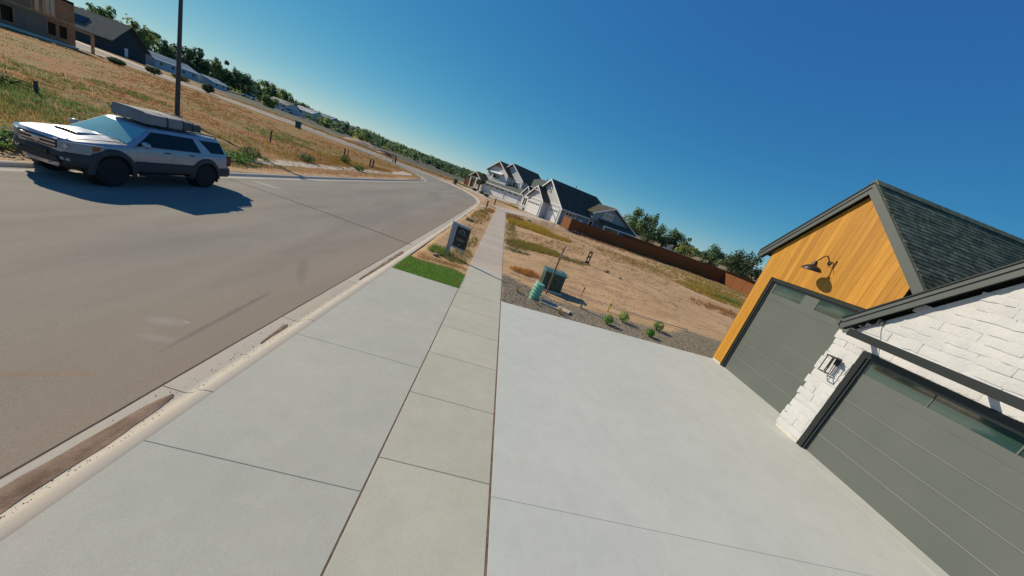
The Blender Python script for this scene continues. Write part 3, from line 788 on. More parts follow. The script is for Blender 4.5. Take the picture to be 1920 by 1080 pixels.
nm_.polygons.foreach_set('use_smooth', [True] * len(nm_.polygons)); nm_.set_sharp_from_angle(angle=radians(38))
# inner wheel wells
for yy in (WF, WR):
    for sx in (-1, 1):
        b = B(); b.lathe([(.455, -.24), (.455, .0)], 28, Matrix.Translation((sx * .82, yy, .40)) @ Matrix.Rotation(sx * pi/2, 4, 'Y')); sob(b, 'wheel_well', M_plast)
# cabin
def lerp(a, b, t): return a + (b - a) * t
def side_x(z): return lerp(.875, .70, (z - 1.16) / .56)
def fy(z): return lerp(-1.10, -.34, (z - 1.16) / .56)
def ry(z): return lerp(2.33, 2.07, (z - 1.16) / .56)
BOW = .14
def cabring(z, ins=0.0, zz=None):
    w = side_x(z) - ins; y0 = fy(z) + ins * 1.2; y1 = ry(z) - ins; r = .10; zo = z if zz is None else zz
    P = []
    for k in range(9):                                   # front edge, bowed
        t = -1 + 2 * k / 8; x = t * (w - .04); P.append(Vector((x, y0 - BOW * (1 - t * t), zo)))
    P.append(Vector((w, y0 + .10, zo)))
    for k in range(1, 8): P.append(Vector((w + .012 * sin(pi * k / 8), lerp(y0 + .10, y1 - .12, k / 8), zo)))
    P.append(Vector((w, y1 - .12, zo))); P.append(Vector((w - .07, y1 - .02, zo)))
    for k in range(1, 4): P.append(Vector((lerp(w - .07, -w + .07, k / 4), y1 + .03, zo)))
    P.append(Vector((-w + .07, y1 - .02, zo))); P.append(Vector((-w, y1 - .12, zo)))
    for k in range(1, 8): P.append(Vector((-w - .012 * sin(pi * k / 8), lerp(y1 - .12, y0 + .10, k / 8), zo)))
    P.append(Vector((-w, y0 + .10, zo)))
    return P
cab = B().loft([cabring(1.14), cabring(1.20), cabring(1.45), cabring(1.70), cabring(1.72, .03, 1.745), cabring(1.72, .10, 1.775), cabring(1.72, .30, 1.79)], 0)
sob(cab, 'cabin', M_silver, smooth=True, angle=40)
def side_panel(poly, sx, off, n=6):
    """polygon in (y,z) laid on the cabin's side"""
    b = B(); P = []
    for (a, c) in zip(poly, poly[1:] + poly[:1]):
        for k in range(n): P.append((lerp(a[0], c[0], k / n), lerp(a[1], c[1], k / n)))
    def px(y, z):
        t = (y - fy(z) - .10) / (ry(z) - fy(z) - .22); return side_x(z) + .012 * sin(pi * max(0, min(1, t))) + off
    vs = [(sx * px(y, z), y, z) for y, z in P]; inn = [(sx * (px(y, z) - .02), y, z) for y, z in P]
    N_ = len(P); b.add(vs + inn, [tuple(range(N_))] + [(i, (i+1) % N_, N_ + (i+1) % N_, N_ + i) for i in range(N_)]); return b
for sx in (1, -1):
    sob(side_panel([(-.86, 1.205), (.114, 1.205), (.114, 1.665), (-.36, 1.655)], sx, .006), 'side_window', M_tint)
    sob(side_panel([(.118, 1.205), (1.08, 1.205), (.90, 1.655), (.118, 1.665)], sx, .006), 'side_window', M_tint)
    sob(side_panel([(1.50, 1.225), (2.12, 1.235), (2.0, 1.645), (1.12, 1.64)], sx, .006), 'quarter_window', M_tint)
    sob(side_panel([(-.92, 1.186), (1.10, 1.19), (1.10, 1.202), (-.92, 1.20)], sx, .008), 'window_moulding', M_plast)
# windscreen and rear glass
def screen(z0, z1, hw0, hw1, front, off):
    b = B(); nx_, nz_ = 12, 5; vs = []
    for j in range(nz_ + 1):
        z = lerp(z0, z1, j / nz_); hw = lerp(hw0, hw1, j / nz_)
        for i in range(nx_ + 1):
            x = lerp(-hw, hw, i / nx_); t = x / (side_x(z) - .04)
            vs.append((x, (fy(z) - BOW * (1 - t * t) - off) if front else (ry(z) + .03 + off), z))
    fs = [(j*(nx_+1)+i, j*(nx_+1)+i+1, (j+1)*(nx_+1)+i+1, (j+1)*(nx_+1)+i) for j in range(nz_) for i in range(nx_)]
    return b.add(vs, fs)
sob(screen(1.205, 1.70, .79, .635, True, .008), 'windscreen', M_wind, smooth=True, angle=0)
sob(screen(1.22, 1.65, .66, .54, False, .006), 'rear_window', M_tint, smooth=True, angle=0)
for sx in (-.35, .25):
    b = B(); b.tube([(sx, -1.22, 1.215), (sx + .5, -1.14, 1.27)], .008, 5); sob(b, 'wiper', M_plast)
# doors: slightly proud skins with handles
def doorskin(y0, y1, sx):
    b = B(); vs = []
    lv = [(.74, .929), (.84, .933), (1.05, .921), (1.13, .899), (1.18, .884)]
    for y in (y0, y1):
        for z, x in lv: vs.append((sx * x, y, z))
        for z, x in lv[::-1]: vs.append((sx * (x - .02), y, z))
    n = 2 * len(lv); return b.add(vs, [tuple(range(n)), tuple(range(n, 2*n))] + [(i, (i+1) % n, n + (i+1) % n, n + i) for i in range(n)])
for sx in (1, -1):
    for y0, y1, yh in ((-.92, .10, -.06), (.115, .80, .78)):
        d = sob(doorskin(y0, y1, sx), 'door', M_silver, smooth=True, angle=30)
        yh = -.06 if y0 < 0 else .72
        b = B(); b.box(sx * .915 - .016, sx * .915 + .024 * sx + (.0 if sx > 0 else 0) + .016, yh - .09, yh + .09, 1.045, 1.075); sob(b, 'handle', M_plast, d, bevel=.008)
    b = B(); b.box(min(sx*.93, sx*.945), max(sx*.93, sx*.945), -.95, .80, .69, .725); sob(b, 'side_moulding', M_clad, bevel=.005)
    # lower cladding between the arches and behind the rear arch
    for (y0, y1) in ((-.98, .78), (1.80, 2.30)):
        b = B(); b.prism([(.88, .40), (.94, .46), (.948, .60), (.938, .688), (.88, .69)], lambda p, q, t: (sx * p, t, q), y0, y1); sob(b, 'cladding', M_clad, bevel=.006)
    # arch flares
    for yy in (WF, WR):
        b = B(); rr = []
        for k in range(25):
            a = radians(-8 + 196 * k / 24); c, s = cos(a), sin(a)
            rr.append([(sx * x_, yy + c * r_, .40 + s * r_) for r_, x_ in ((.455, .80), (.455, .965), (.50, .972), (.57, .950), (.61, .915), (.59, .86))])
        b.loft(rr, 0); sob(b, 'arch_flare', M_clad, smooth=True, angle=50)
    # mirror
    b = B(); b.lathe([(.0, -.07), (.075, -.055), (.10, 0), (.095, .05), (.06, .075), (0, .08)], 14, Matrix.Translation((sx * 1.03, -.76, 1.27)) @ Matrix.Diagonal((1.25, .8, 1.0, 1)) @ Matrix.Rotation(pi/2, 4, 'X')); mr_ = sob(b, 'mirror', M_silver, smooth=True, angle=60)
    b = B(); b.beam((sx * .86, -.74, 1.22), (sx * .98, -.76, 1.24), .06, .05); sob(b, 'mirror_arm', M_plast, mr_)
    # head lamp wrapping the corner
    b = B(); rr = []
    for y, x, z0, z1 in ((-2.45, .48, .82, .99), (-2.40, .615, .785, 1.012), (-2.285, .755, .78, 1.03), (-2.115, .862, .80, 1.045), (-1.93, .92, .85, 1.055), (-1.74, .94, .95, 1.055)):
        rr.append([(sx * x, y, z0), (sx * x, y, z1), (sx * (x - .10), y + .16, z1 + .02), (sx * (x - .10), y + .16, z0)])
    b.loft(rr, 0); hl = sob(b, 'headlamp', M_lens, smooth=True, angle=45)
    b = B(); rr = [[(sx * x, y, z0), (sx * x, y, z1), (sx * (x - .03), y + .02, z1), (sx * (x - .03), y + .02, z0)] for y, x, z0, z1 in ((-1.97, .915, .88, 1.02), (-1.88, .935, .90, 1.02), (-1.82, .944, .95, 1.02))]
    b.loft(rr, 0); sob(b, 'indicator', M_amber, hl)
    b = B(); b.lathe([(.075, 0), (.06, .02), (0, .03)], 16, Matrix.Translation((sx * .61, -2.385, .90)) @ Matrix.Rotation(pi/2, 4, 'X')); sob(b, 'reflector', M_chrome, hl, smooth=True)
    # tail lamp
    b = B(); b.prism([(2.18, .78), (2.385, .80), (2.375, 1.18), (2.24, 1.20)], lambda p, q, t: (sx * t, p, q), .78, .915); sob(b, 'tail_lamp', M_red, bevel=.01)
    # mud flap
    b = B(); b.box(min(sx*.68, sx*.92), max(sx*.68, sx*.92), 1.80, 1.815, .20, .46); sob(b, 'mud_flap', M_plast)
    # fog lamp strip in bumper end
    b = B(); rr = [[(sx * x, y, .555), (sx * x, y, .615), (sx * (x - .06), y + .06, .615), (sx * (x - .06), y + .06, .555)] for y, x in ((-2.425, .50), (-2.36, .66), (-2.25, .80))]
    b.loft(rr, 0); sob(b, 'fog_lamp', M_lens)
    # roof rail
    b = B(); b.tube([(sx * .61, -.05, 1.77), (sx * .61, .0, 1.83), (sx * .61, 1.0, 1.845), (sx * .61, 1.92, 1.83), (sx * .61, 1.98, 1.76)], .018, 8); sob(b, 'roof_rail', M_plast, smooth=True)
for yy in (-.02, .25, .8, 1.5):
    b = B(); b.box(-.62, .62, yy - .03, yy + .03, 1.838, 1.862); sob(b, 'cross_bar', M_plast, bevel=.008)
b = B(); b.tube([(-.55, -.2, 1.81), (-.5, -.24, 1.87), (.5, -.24, 1.87), (.55, -.2, 1.81)], .016, 6); b.tube([(-.55, -.18, 1.81), (.55, -.18, 1.81)], .016, 6)
sob(b, 'wind_fairing', M_plast)
# front bumper, wraps the nose
b = B(); rr = []
plan = [(-.945, -1.90), (-.93, -2.04), (-.87, -2.18), (-.76, -2.30), (-.58, -2.39), (-.3, -2.45), (0, -2.47)]
plan = plan + [(-x, y) for x, y in plan[-2::-1]]
for x, y in plan:
    inx = x * .93; iny = y + .10
    rr.append([(x, y, .52), (x * 1.002, y - .006, .60), (x, y, .70), (x * .985, y + .03, .755), (inx, iny, .77), (inx, iny, .42), (x * .98, y + .03, .45)])
b.loft(rr, 0); bp = sob(b, 'bumper', M_clad, smooth=True, angle=40)
b = B(); b.prism([(-.52, .47), (.52, .47), (.46, .60), (-.46, .60)], lambda p, q, t: (p, t, q), -2.485, -2.40); sob(b, 'lower_intake', M_plast, bp, bevel=.01)
b = B(); b.prism([(-.36, .34), (.36, .34), (.48, .46), (-.48, .46)], lambda p, q, t: (p, t - (q - .34) * .6, q), -2.34, -2.30); sob(b, 'skid_plate', M_chrome, bp)
for sx in (-.25, .25):
    b = B(); b.tube([(sx, -2.40, .42), (sx, -2.47, .42), (sx, -2.48, .46), (sx, -2.44, .47)], .014, 6); sob(b, 'tow_hook', M_chrome, bp)
b = B(); b.box(-.26, .26, -2.50, -2.485, .60, .70); sob(b, 'plate_holder', M_plast, bp)
# rear bumper
b = B(); rr = []
plan = [(-.93, 1.95), (-.93, 2.25), (-.86, 2.42), (-.5, 2.47), (.5, 2.47), (.86, 2.42), (.93, 2.25), (.93, 1.95)]
for x, y in plan: rr.append([(x, y, .46), (x * 1.003, y + .004, .60), (x * .985, y - .02, .70), (x * .9, y - .10, .71), (x * .9, y - .10, .44)])
b.loft(rr, 0); sob(b, 'bumper', M_clad, smooth=True, angle=40)
# grille with two bars and an oval badge
b = B(); b.prism([(-.42, .79), (-.2, .79), (0, .79), (.2, .79), (.42, .79), (.46, .985), (.2, 1.0), (0, 1.0), (-.2, 1.0), (-.46, .985)], lambda p, q, t: (p, t + (q - .77) * .06 + .04 * (p / .44) ** 2, q), -2.465, -2.36); gr = sob(b, 'grille', M_plast)
for z0 in (.825, .915):
    b = B(); rr = [[(x, -2.485 + .045 * (x / .42) ** 2, z0), (x, -2.492 + .045 * (x / .42) ** 2, z0 + .045), (x, -2.40, z0 + .05), (x, -2.40, z0)] for x in [-.42 + .84 * k / 10 for k in range(11)]]
    b.loft(rr, 0); sob(b, 'grille_bar', M_chrome, gr, smooth=True, angle=40)
b = B(); b.lathe([(.0, .0), (.06, .0), (.075, .012), (.06, .022), (0, .02)], 20, Matrix.Translation((0, -2.48, .89)) @ Matrix.Diagonal((1.35, 1, 1, 1)) @ Matrix.Rotation(pi/2, 4, 'X')); sob(b, 'badge', M_chrome, gr, smooth=True)
b = B(); b.loft([[(x, y, z) for x in (-.46, .46)] + [(x, y + .02, z + .02) for x in (.46, -.46)] for y, z in ((-2.455, 1.0), (-2.41, 1.03))], 0); sob(b, 'grille_surround', M_silver, gr)
# bonnet scoop
b = B(); rr = []
for y, h, w in ((-1.78, .058, .30), (-1.74, .070, .31), (-1.5, .060, .30), (-1.2, .034, .27), (-1.02, .004, .22)):
    zt = lerp(1.20, 1.25, (y + 1.78) / .76); rr.append([(-w, y, zt - .03), (-w * .9, y, zt + h * .75), (0, y, zt + h), (w * .9, y, zt + h * .75), (w, y, zt - .03)])
b.loft(rr, 0); hs_ = sob(b, 'bonnet_scoop', M_silver, smooth=True, angle=40)
b = B(); b.prism([(-.26, .0), (.26, .0), (.24, .038), (-.24, .038)], lambda p, q, t: (p, t, 1.207 + q), -1.80, -1.775); sob(b, 'scoop_mouth', M_plast, hs_)
for sx in (-1, 1):      # bonnet shut lines
    b = B(); b.tube([(sx * (.52 + .22 * (k / 6) ** .6), -2.26 + 1.28 * k / 6, lerp(1.09, 1.222, (k / 6) ** .75)) for k in range(7)], .007, 4); sob(b, 'bonnet_gap', M_plast)
# stretch the proportions to the long, tall body of the photographed car
def pw(K, v):
    if v <= K[0][0]: return v + K[0][1] - K[0][0]
    for (a, u), (c, w) in zip(K[:-1], K[1:]):
        if v <= c: return u + (w - u) * (v - a) / (c - a)
    return v + K[-1][1] - K[-1][0]
def ymap(y): return pw([(-2.55, -2.57), (-1.95, -2.10), (-1.05, -1.20), (0, -.10), (1.0, .97), (1.29, 1.27), (2.5, 2.43)], y)
def zmap(z): return pw([(0, 0), (.40, .42), (.69, .75), (1.0, 1.065), (1.2, 1.24), (1.7, 1.70), (2, 2)], z)
# wheels
tyre_me = B().lathe([(.27, -.13), (.34, -.135), (.375, -.125), (.392, -.10), (.395, -.03), (.385, -.02), (.385, .02), (.395, .03), (.392, .10), (.375, .125), (.34, .135), (.27, .13)], 40, Matrix.Rotation(pi/2, 4, 'Y')).mesh('tyre', M_tyre, True, 30)
rb_ = B(); rb_.lathe([(.0, .06), (.05, .065), (.07, .05), (.10, .04), (.12, .0), (.24, .02), (.255, .09), (.275, .10), (.275, -.12), (.0, -.12)], 32, Matrix.Rotation(pi/2, 4, 'Y'), cap=False)
for k in range(6):
    a = 2 * pi * k / 6
    rb_.beam((.075, .08 * cos(a), .08 * sin(a)), (.085, .26 * cos(a), .26 * sin(a)), .07, .03, Vector((1, 0, 0)))
rim_me = rb_.mesh('rim', M_rim, True, 35)
for yy in (WF, WR):
    for sx in (-1, 1):
        w = bpy.data.objects.new('wheel', None); COL.objects.link(w); w.parent = SUV; w.location = (sx * .80, ymap(yy), .415); w.scale = (1.0, 1.06, 1.06); w.rotation_euler = (0, 0, 0 if sx > 0 else pi)
        for me, nm in ((tyre_me, 'tyre'), (rim_me, 'rim')):
            o = bpy.data.objects.new(nm, me); COL.objects.link(o); o.parent = w
# underbody
b = B(); b.box(-.62, .62, -2.0, 2.1, .30, .46); b.tube([(-.7, WF, .395), (.7, WF, .395)], .06, 8); b.tube([(-.7, WR, .395), (.7, WR, .395)], .07, 8); b.tube([(.35, .2, .30), (.4, 1.9, .30), (.6, 2.35, .36)], .035, 8); sob(b, 'chassis', M_plast)
for sx in (-1, 1):
    b = B(); b.tube([(sx * .93, -.85, .36), (sx * .95, .70, .36)], .028, 8); sob(b, 'side_step', M_plast, smooth=True)
def remap_all(o, seen):
    for c in o.children:
        if c.type == 'MESH' and c.data.name not in seen and c.data not in (tyre_me, rim_me):
            seen.add(c.data.name)
            for v in c.data.vertices: v.co.y = ymap(v.co.y); v.co.z = zmap(v.co.z)
            c.data.update()
        if not c.name.startswith('wheel.') and c.name != 'wheel': remap_all(c, seen)
remap_all(SUV, set())
# ------ soft case strapped on the roof (rests on the rack)
M_canvas = PM('grey_canvas', (.20, .215, .225), .8, .18, 3.5, .08, 70, .5, 14)
M_canvd = PM('dark_grey_canvas', (.075, .085, .09), .8, .2, 4, .08, 70, .5, 14)
CA = thing('roof_cargo_case', 'long grey canvas cargo case strapped on the roof of the silver SUV', 'cargo case', (SX, SY, SZ + 1.863), radians(-1.5))
def softbox(x0, x1, y0, y1, z0, z1, seed):
    b = B(); n = 14; rr = []
    for k in range(n + 1):
        t = k / n; y = lerp(y0, y1, t); e = .02 * nz(y, seed, 2.2, seed)
        sg = .01 * sin(pi * t)
        rr.append([(x0, y, z0), (x0 - .01 + e, y, lerp(z0, z1, .5)), (x0 + .02, y, z1 - .03 - sg + e), (x0 + .10, y, z1 - sg), ((x0+x1)/2, y, z1 + .015 - sg + e), (x1 - .10, y, z1 - sg * 1.2 + e), (x1 - .02, y, z1 - .03 - sg), (x1 + .01 + e, y, lerp(z0, z1, .5)), (x1, y, z0)])
    return b.loft(rr, 0)
b = softbox(-.47, .56, -.46, .72, .0, .33, 2); b.obj('case', M_canvas, CA, world=False, smooth=True, angle=50)
b = softbox(-.42, .55, .735, 1.36, .0, .28, 5); b.obj('case', M_canvd, CA, world=False, smooth=True, angle=50)
for yy in (.18, .70, 1.05):
    b = B(); b.tube([(.575, yy, .0), (.58, yy, .13), (.55, yy, .295), (.3, yy, .325), (-.3, yy, .325), (-.46, yy, .28), (-.47, yy, 0)], .014, 5); b.obj('strap', M_plast, CA, world=False)
# ================================================================== street furniture and small things
M_rust_soil = PM('red_soil_footing', (.22, .10, .05), .95, .2, 5)
M_pole = PM('dark_bronze_pole', (.045, .045, .05), .5, .12, 3)
PX, PY = -26.74, 29.3
lp = thing('utility_pole', 'tall dark pole rising out of the field behind the silver SUV', 'pole', (PX, PY, G(PX, PY)))
b = B(); b.lathe([(.155, -.3), (.15, .5), (.105, 10.4)], 16); b.obj('shaft', M_pole, lp, world=False, smooth=True)
b = B(); b.box(-1.1, 1.1, -.05, .05, 9.7, 9.82); b.obj('crossarm', M_pole, lp, world=False, bevel=.01)
for xx in (-1.0, 0.35, 1.0):
    b = B(); b.lathe([(.04, 9.82), (.05, 9.86), (.03, 9.9), (.05, 9.94), (.02, 10.0)], 10, Matrix.Translation((xx, 0, 0))); b.obj('insulator', M_found, lp, world=False)
b = B(); b.lathe([(.36, -.1), (.30, .12), (.17, .2)], 14); b.obj('footing', M_rust_soil, lp, world=False, smooth=True)

# --- house-for-sale style sign on the verge
M_vinyl = PM('white_vinyl', (.38, .38, .40), .5, .06, 5, .03)
M_signb = PM('black_sign_face', (.012, .022, .022), .35, .2, 6)
M_ink = PM('pale_print', (.42, .42, .38), .6, .1, 30)
sg = thing('yard_sign', 'white framed sign with black panel on the verge beside the sidewalk', 'sign', (-1.66, 14.35, 0), radians(-27.5))
b = B(); b.box(-.075, .075, -.075, .06, -.02, 1.52); b.obj('post', M_vinyl, sg, world=False, bevel=.008)
b = B(); b.box(.78, .83, -.02, .03, .3, .45); b.obj('stake', M_vinyl, sg, world=False)
b = B(); b.box(.078, .86, -.07, .03, 1.40, 1.51); b.obj('frame_rail', M_vinyl, sg, world=False, bevel=.006)
b = B(); b.box(.078, .84, -.07, .03, .43, .51); b.obj('frame_rail', M_vinyl, sg, world=False, bevel=.006)
b = B(); b.box(.078, .20, -.068, .028, .512, 1.398); b.obj('frame_stile', M_vinyl, sg, world=False)
b = B(); b.box(.202, .86, -.055, .02, .512, 1.398); pn = b.obj('panel', M_signb, sg, world=False)
# emblem: a low roof-line arc, a rule and lines of small lettering, too far to read
b = B(); b.tube([(.38 + .28 * t, -.058, 1.20 + .09 * sin(pi * t) ** .8) for t in [k / 10 for k in range(11)]], .009, 4); b.obj('emblem', M_ink, pn, world=False)
b = B(); b.tube([(.55, -.058, 1.28), (.64, -.058, 1.20)], .008, 4); b.obj('emblem', M_ink, pn, world=False)
def textline(x0, x1, z, h, rg):
    b = B(); x = x0
    while x < x1:
        w = rg.uniform(.012, .028); b.box(x, x + w, -.0585, -.0555, z, z + h * rg.uniform(.7, 1)); x += w + rg.choice((.006, .006, .02))
    b.obj('lettering', M_ink, pn, world=False)
rg = random.Random(3)
textline(.34, .74, 1.13, .022, rg); textline(.30, .76, .86, .028, rg); textline(.34, .74, .80, .02, rg); textline(.47, .58, .62, .03, rg)

# --- green electrical transformer cabinet with pad
M_green = PM('dark_green_cabinet', (.022, .06, .048), .45, .15, 3, .05)
M_greent = PM('cabinet_lid_green', (.05, .125, .115), .4, .12, 3, .04)
tx = thing('transformer_box', 'dark green utility transformer cabinet behind the gravel bed', 'utility box', (3.09, 13.7, .09))
b = B(); b.box(2.56, 3.64, 13.20, 14.2, .0, .155); b.obj('pad', M_found, tx, bevel=.01)
b = B(); b.box(2.66, 3.55, 13.29, 14.08, .156, .86); cb = b.obj('cabinet', M_green, tx, bevel=.012)
b = B(); b.prism([(13.25, .862), (14.12, .862), (14.12, .95), (13.5, .985), (13.25, .915)], lambda p, q, t: (t, p, q), 2.62, 3.59); b.obj('lid', M_greent, tx, bevel=.01)
b = B(); b.box(3.10, 3.11, 13.280, 13.288, .2, .84); b.obj('door_seam', M_plast, cb)
b = B(); b.box(3.16, 3.20, 13.262, 13.288, .50, .60); b.obj('lock', M_plast, cb)
b = B(); b.add([(3.18, 13.52, .989), (3.34, 13.52, .989), (3.34, 13.64, .983), (3.18, 13.64, .983)], [(0, 1, 2, 3)]); b.obj('warning_label', M_vinyl, cb)
# --- brown riser post with white cap
M_rust = PM('copper_brown_post', (.23, .105, .05), .6, .25, 6, .1)
po = thing('riser_post', 'thin brown wooden post with white tip in front of the green cabinet', 'post', (2.89, 12.86, .08))
b = B(); b.box(2.855, 2.915, 12.83, 12.89, .0, 1.86); b.obj('shaft', M_rust, po, bevel=.006)
b = B(); b.tube([(2.895, 12.86, 1.80), (2.91, 12.86, 2.0), (2.915, 12.86, 2.16)], .022, 8); b.obj('conduit', M_plast, po)
b = B(); b.lathe([(.045, 0), (.05, .05), (.035, .09), (0, .10)], 12, Matrix.Translation((2.915, 12.86, 2.12))); b.obj('cap', M_vinyl, po, smooth=True)
b = B(); b.box(2.85, 2.93, 12.82, 12.828, 1.70, 1.84); b.obj('tag', M_vinyl, po)
# --- mint green ribbed pedestal, leaning
M_mint = PM('mint_plastic', (.17, .42, .32), .5, .1, 5, .04)
pd = thing('ribbed_pedestal', 'mint green ribbed plastic pedestal leaning in the gravel bed', 'pedestal', (2.24, 11.75, .05)); pd.rotation_euler = (0, radians(6), 0)
prof = [(.0, -.05), (.17, -.05), (.17, .05)]
for k in range(4):
    z0 = .06 + k * .125; prof += [(.165, z0), (.205, z0 + .03), (.205, z0 + .075), (.165, z0 + .105)]
b = B(); b.lathe(prof + [(.15, .57), (.15, .58)], 20); b.obj('shell', M_mint, pd, world=False, smooth=True, angle=30)
b = B(); b.lathe([(.19, .581), (.20, .60), (.17, .635), (.0, .645)], 20); b.obj('cap', M_mint, pd, world=False, smooth=True)
# --- little concrete pad, stakes, cord edging
b = B(); b.prism([(2.40,11.40),(3.50,10.92),(3.68,11.25),(2.62,11.82)], lambda p, q, t: (p, q, G(p, q) + t), -.05, .06)
tag(b.obj('meter_pad', PM('tan_concrete', (.44, .36, .27), .85, .1, 5, .05), bevel=.01), 'small tan concrete pad set in the gravel by the mint pedestal', 'pad')
M_redp = PM('red_paint', (.45, .05, .035), .6, .15, 10); M_yel = PM('yellow_paint', (.75, .52, .02), .5, .1, 10)
s1 = thing('survey_stake', 'thin red stake beside the cord edging', 'stake', (4.66, 13.86, G(4.66, 13.86)))
b = B(); b.box(-.014, .014, -.014, .014, -.1, .46); b.box(-.018, .018, -.018, .018, .461, .49); b.obj('shaft', M_redp, s1, world=False)
b = B(); b.box(.0145, .05, -.004, .004, .38, .45); b.obj('flag', M_redp, s1, world=False)
s2 = thing('marker_stake', 'short yellow marker stake standing between cord edging and green shrub', 'stake', (5.62, 12.80, G(5.62, 12.8))); s2.rotation_euler = (0, radians(4), 0)
b = B(); b.box(-.028, .028, -.012, .012, -.08, .38); b.obj('blade', M_yel, s2, world=False, bevel=.004)
b = B(); b.box(-.06, .06, -.016, -.0125, .27, .33); b.obj('crosspiece', M_yel, s2, world=False)
cp = [(1.3,14.72),(1.8,14.42),(2.36,14.22),(3.0,14.2),(3.76,14.14),(4.68,14.02),(5.3,13.82),(5.85,13.6),(6.8,13.36),(7.6,13.24),(8.4,13.15),(9.5,13.1)]
b = B(); b.tube([(x, y, max(G(x, y), tz(x, y)) + .05 + .02 * nz(x, y, 2, 2)) for x, y in cp], .022, 6)
tag(b.obj('edging_pipe', PM('cream_pipe', (.62, .50, .38), .6, .1, 4), smooth=True), 'thin cream pipe lying along the back of the gravel bed', 'pipe')
# --- black slotted stand out in the bare lot
bk = thing('slotted_stand', 'small black slotted upright stand in the bare dirt lot', 'stand', (7.35, 23.6, G(7.35, 23.6)), radians(12))
b = B(); b.box(-.14, -.075, -.03, .03, 0, .95); b.box(.075, .14, -.03, .03, 0, .95); b.box(-.0745, .0745, -.028, .028, .84, .95); b.box(-.0745, .0745, -.028, .028, .48, .60); b.box(-.0745, .0745, -.028, .028, .02, .2); b.obj('upright', M_plast, bk, world=False)
b = B(); b.beam((-.14, 0, .1), (-.55, -.15, .03), .07, .05); b.beam((.1, 0, .06), (.35, .2, .02), .07, .05); b.obj('foot', M_plast, bk, world=False)
# --- loose timbers / brush by the fence and stones on the lot
M_bark = PM('grey_brown_bark', (.10, .07, .05), .9, .3, 9, .2, 50, .5, 30)
M_rock = PM('tan_rock', (.30, .22, .155), .9, .2, 5, .15, 40, .6, 18, rv=.15)
rg = random.Random(11)
def sticks(name, label, cat, x, y, n, L_, h, mt):
    t = thing(name, label, cat, (x, y, G(x, y)))
    for k in range(n):
        a = rg.uniform(0, pi); c = Vector((rg.gauss(0, L_ * .3), rg.gauss(0, L_ * .15), rg.uniform(.02, h))); d = Vector((cos(a), sin(a) * .5, rg.uniform(-.25, .25))) * rg.uniform(.3, .6) * L_
        b = B(); b.tube([c - d, c + Vector((0, 0, .05)), c + d], [rg.uniform(.02, .05), .035, .015], 5); b.obj('branch', mt, t, world=False)
    return t
sticks('brush_pile', 'dark pile of cut branches on bare dirt before the brown fence', 'brush pile', 11.0, 45.8, 26, 1.5, .35, M_bark)
def rock_me(seed):
    rgk = random.Random(seed); b = B(); bm = bmesh.new(); bmesh.ops.create_icosphere(bm, subdivisions=2, radius=1)
    for v in bm.verts: v.co *= 1 + .35 * noise.noise(v.co * 1.3 + Vector((seed * 3.1, 0, 0))); v.co.z *= .62
    me = bpy.data.meshes.new('rock'); bm.to_mesh(me); bm.free(); me.materials.append(M_rock); return me
ROCKS = [rock_me(k) for k in range(5)]
RL = [('single tan rock at the drive edge left of the white garage doors', 5.0, 47.5, .35), ('tan rock lying in front of the wide white garage door', 6.8, 49.5, .28), ('dark clod beside the dry weeds near the white garages', 4.2, 44.5, .3), ('flat tan rock before the narrow white garage door', 8.2, 47.6, .4), ('tan rock nearest the end of the brown fence', 9.4, 46.8, .35),
      ('pale rock to the right of the black slotted stand', 8.6, 22.6, .22), ('small pale clod right of the slotted stand', 9.3, 21.6, .14), ('pale chunk of concrete on soil at the foot of the white yard sign', -2.0, 13.6, .14)]
for lab, x, y, r in RL:
    o = link(rg.choice(ROCKS), 'rock'); o.location = (x, y, G(x, y) + r * .2); o.scale = (r, r * .8, r * .8); o.rotation_euler = (0, 0, rg.uniform(0, 6)); tag(o, lab, 'rock', 'loose rocks on the bare lot')
# low spoil bank in front of the far garages
b = B(); n = 26; rr = []
for k in range(n + 1):
    t = k / n; x = 3.6 + 7.4 * t; y = 47.2 - 1.4 * t + .5 * nz(x, 0, .6, 2); h = .42 * sin(pi * t) ** .6 * (1 + .7 * nz(x, 5, 1.3, 1))
    rr.append([(x, y - 1.3, G(x, y) - .08), (x, y - .5, G(x, y) + h * .6), (x, y, G(x, y) + h), (x, y + .6, G(x, y) + h * .5), (x, y + 1.2, G(x, y) - .08)])
b.loft(rr, 0, True, False); struct(b.obj('spoil_bank', PM('spoil_soil', (.36, .25, .165), .95, .2, 2, .18, 20, .8, 12), smooth=True, angle=0))

# --- brown board fence: panels and posts, each its own piece
def fence_mat():
    mt, N, L, P = newmat('stained_fence_boards')
    uv = node(N, 'ShaderNodeTexCoord'); sx = node(N, 'ShaderNodeSeparateXYZ'); L.new(uv.outputs['Object'], sx.inputs[0])
    fr = math_n(N, L, 'FRACT', math_n(N, L, 'MULTIPLY', sx.outputs[0], 7.0)); fl = math_n(N, L, 'FLOOR', math_n(N, L, 'MULTIPLY', sx.outputs[0], 7.0))
    wn_ = node(N, 'ShaderNodeTexWhiteNoise', noise_dimensions='1D'); L.new(fl, wn_.inputs['W'])
    c = mix(N, L, wn_.outputs['Value'], (.14, .044, .006), (.19, .06, .009))
    c = mix(N, L, ramp(N, L, fr, [(.0, 1.0), (.06, 0.0), (.94, 0.0), (1.0, 1.0)]), c, (.06, .025, .012))
    L.new(c, P.inputs['Base Color']); P.inputs['Roughness'].default_value = .8
    return mt
M_fence = fence_mat()
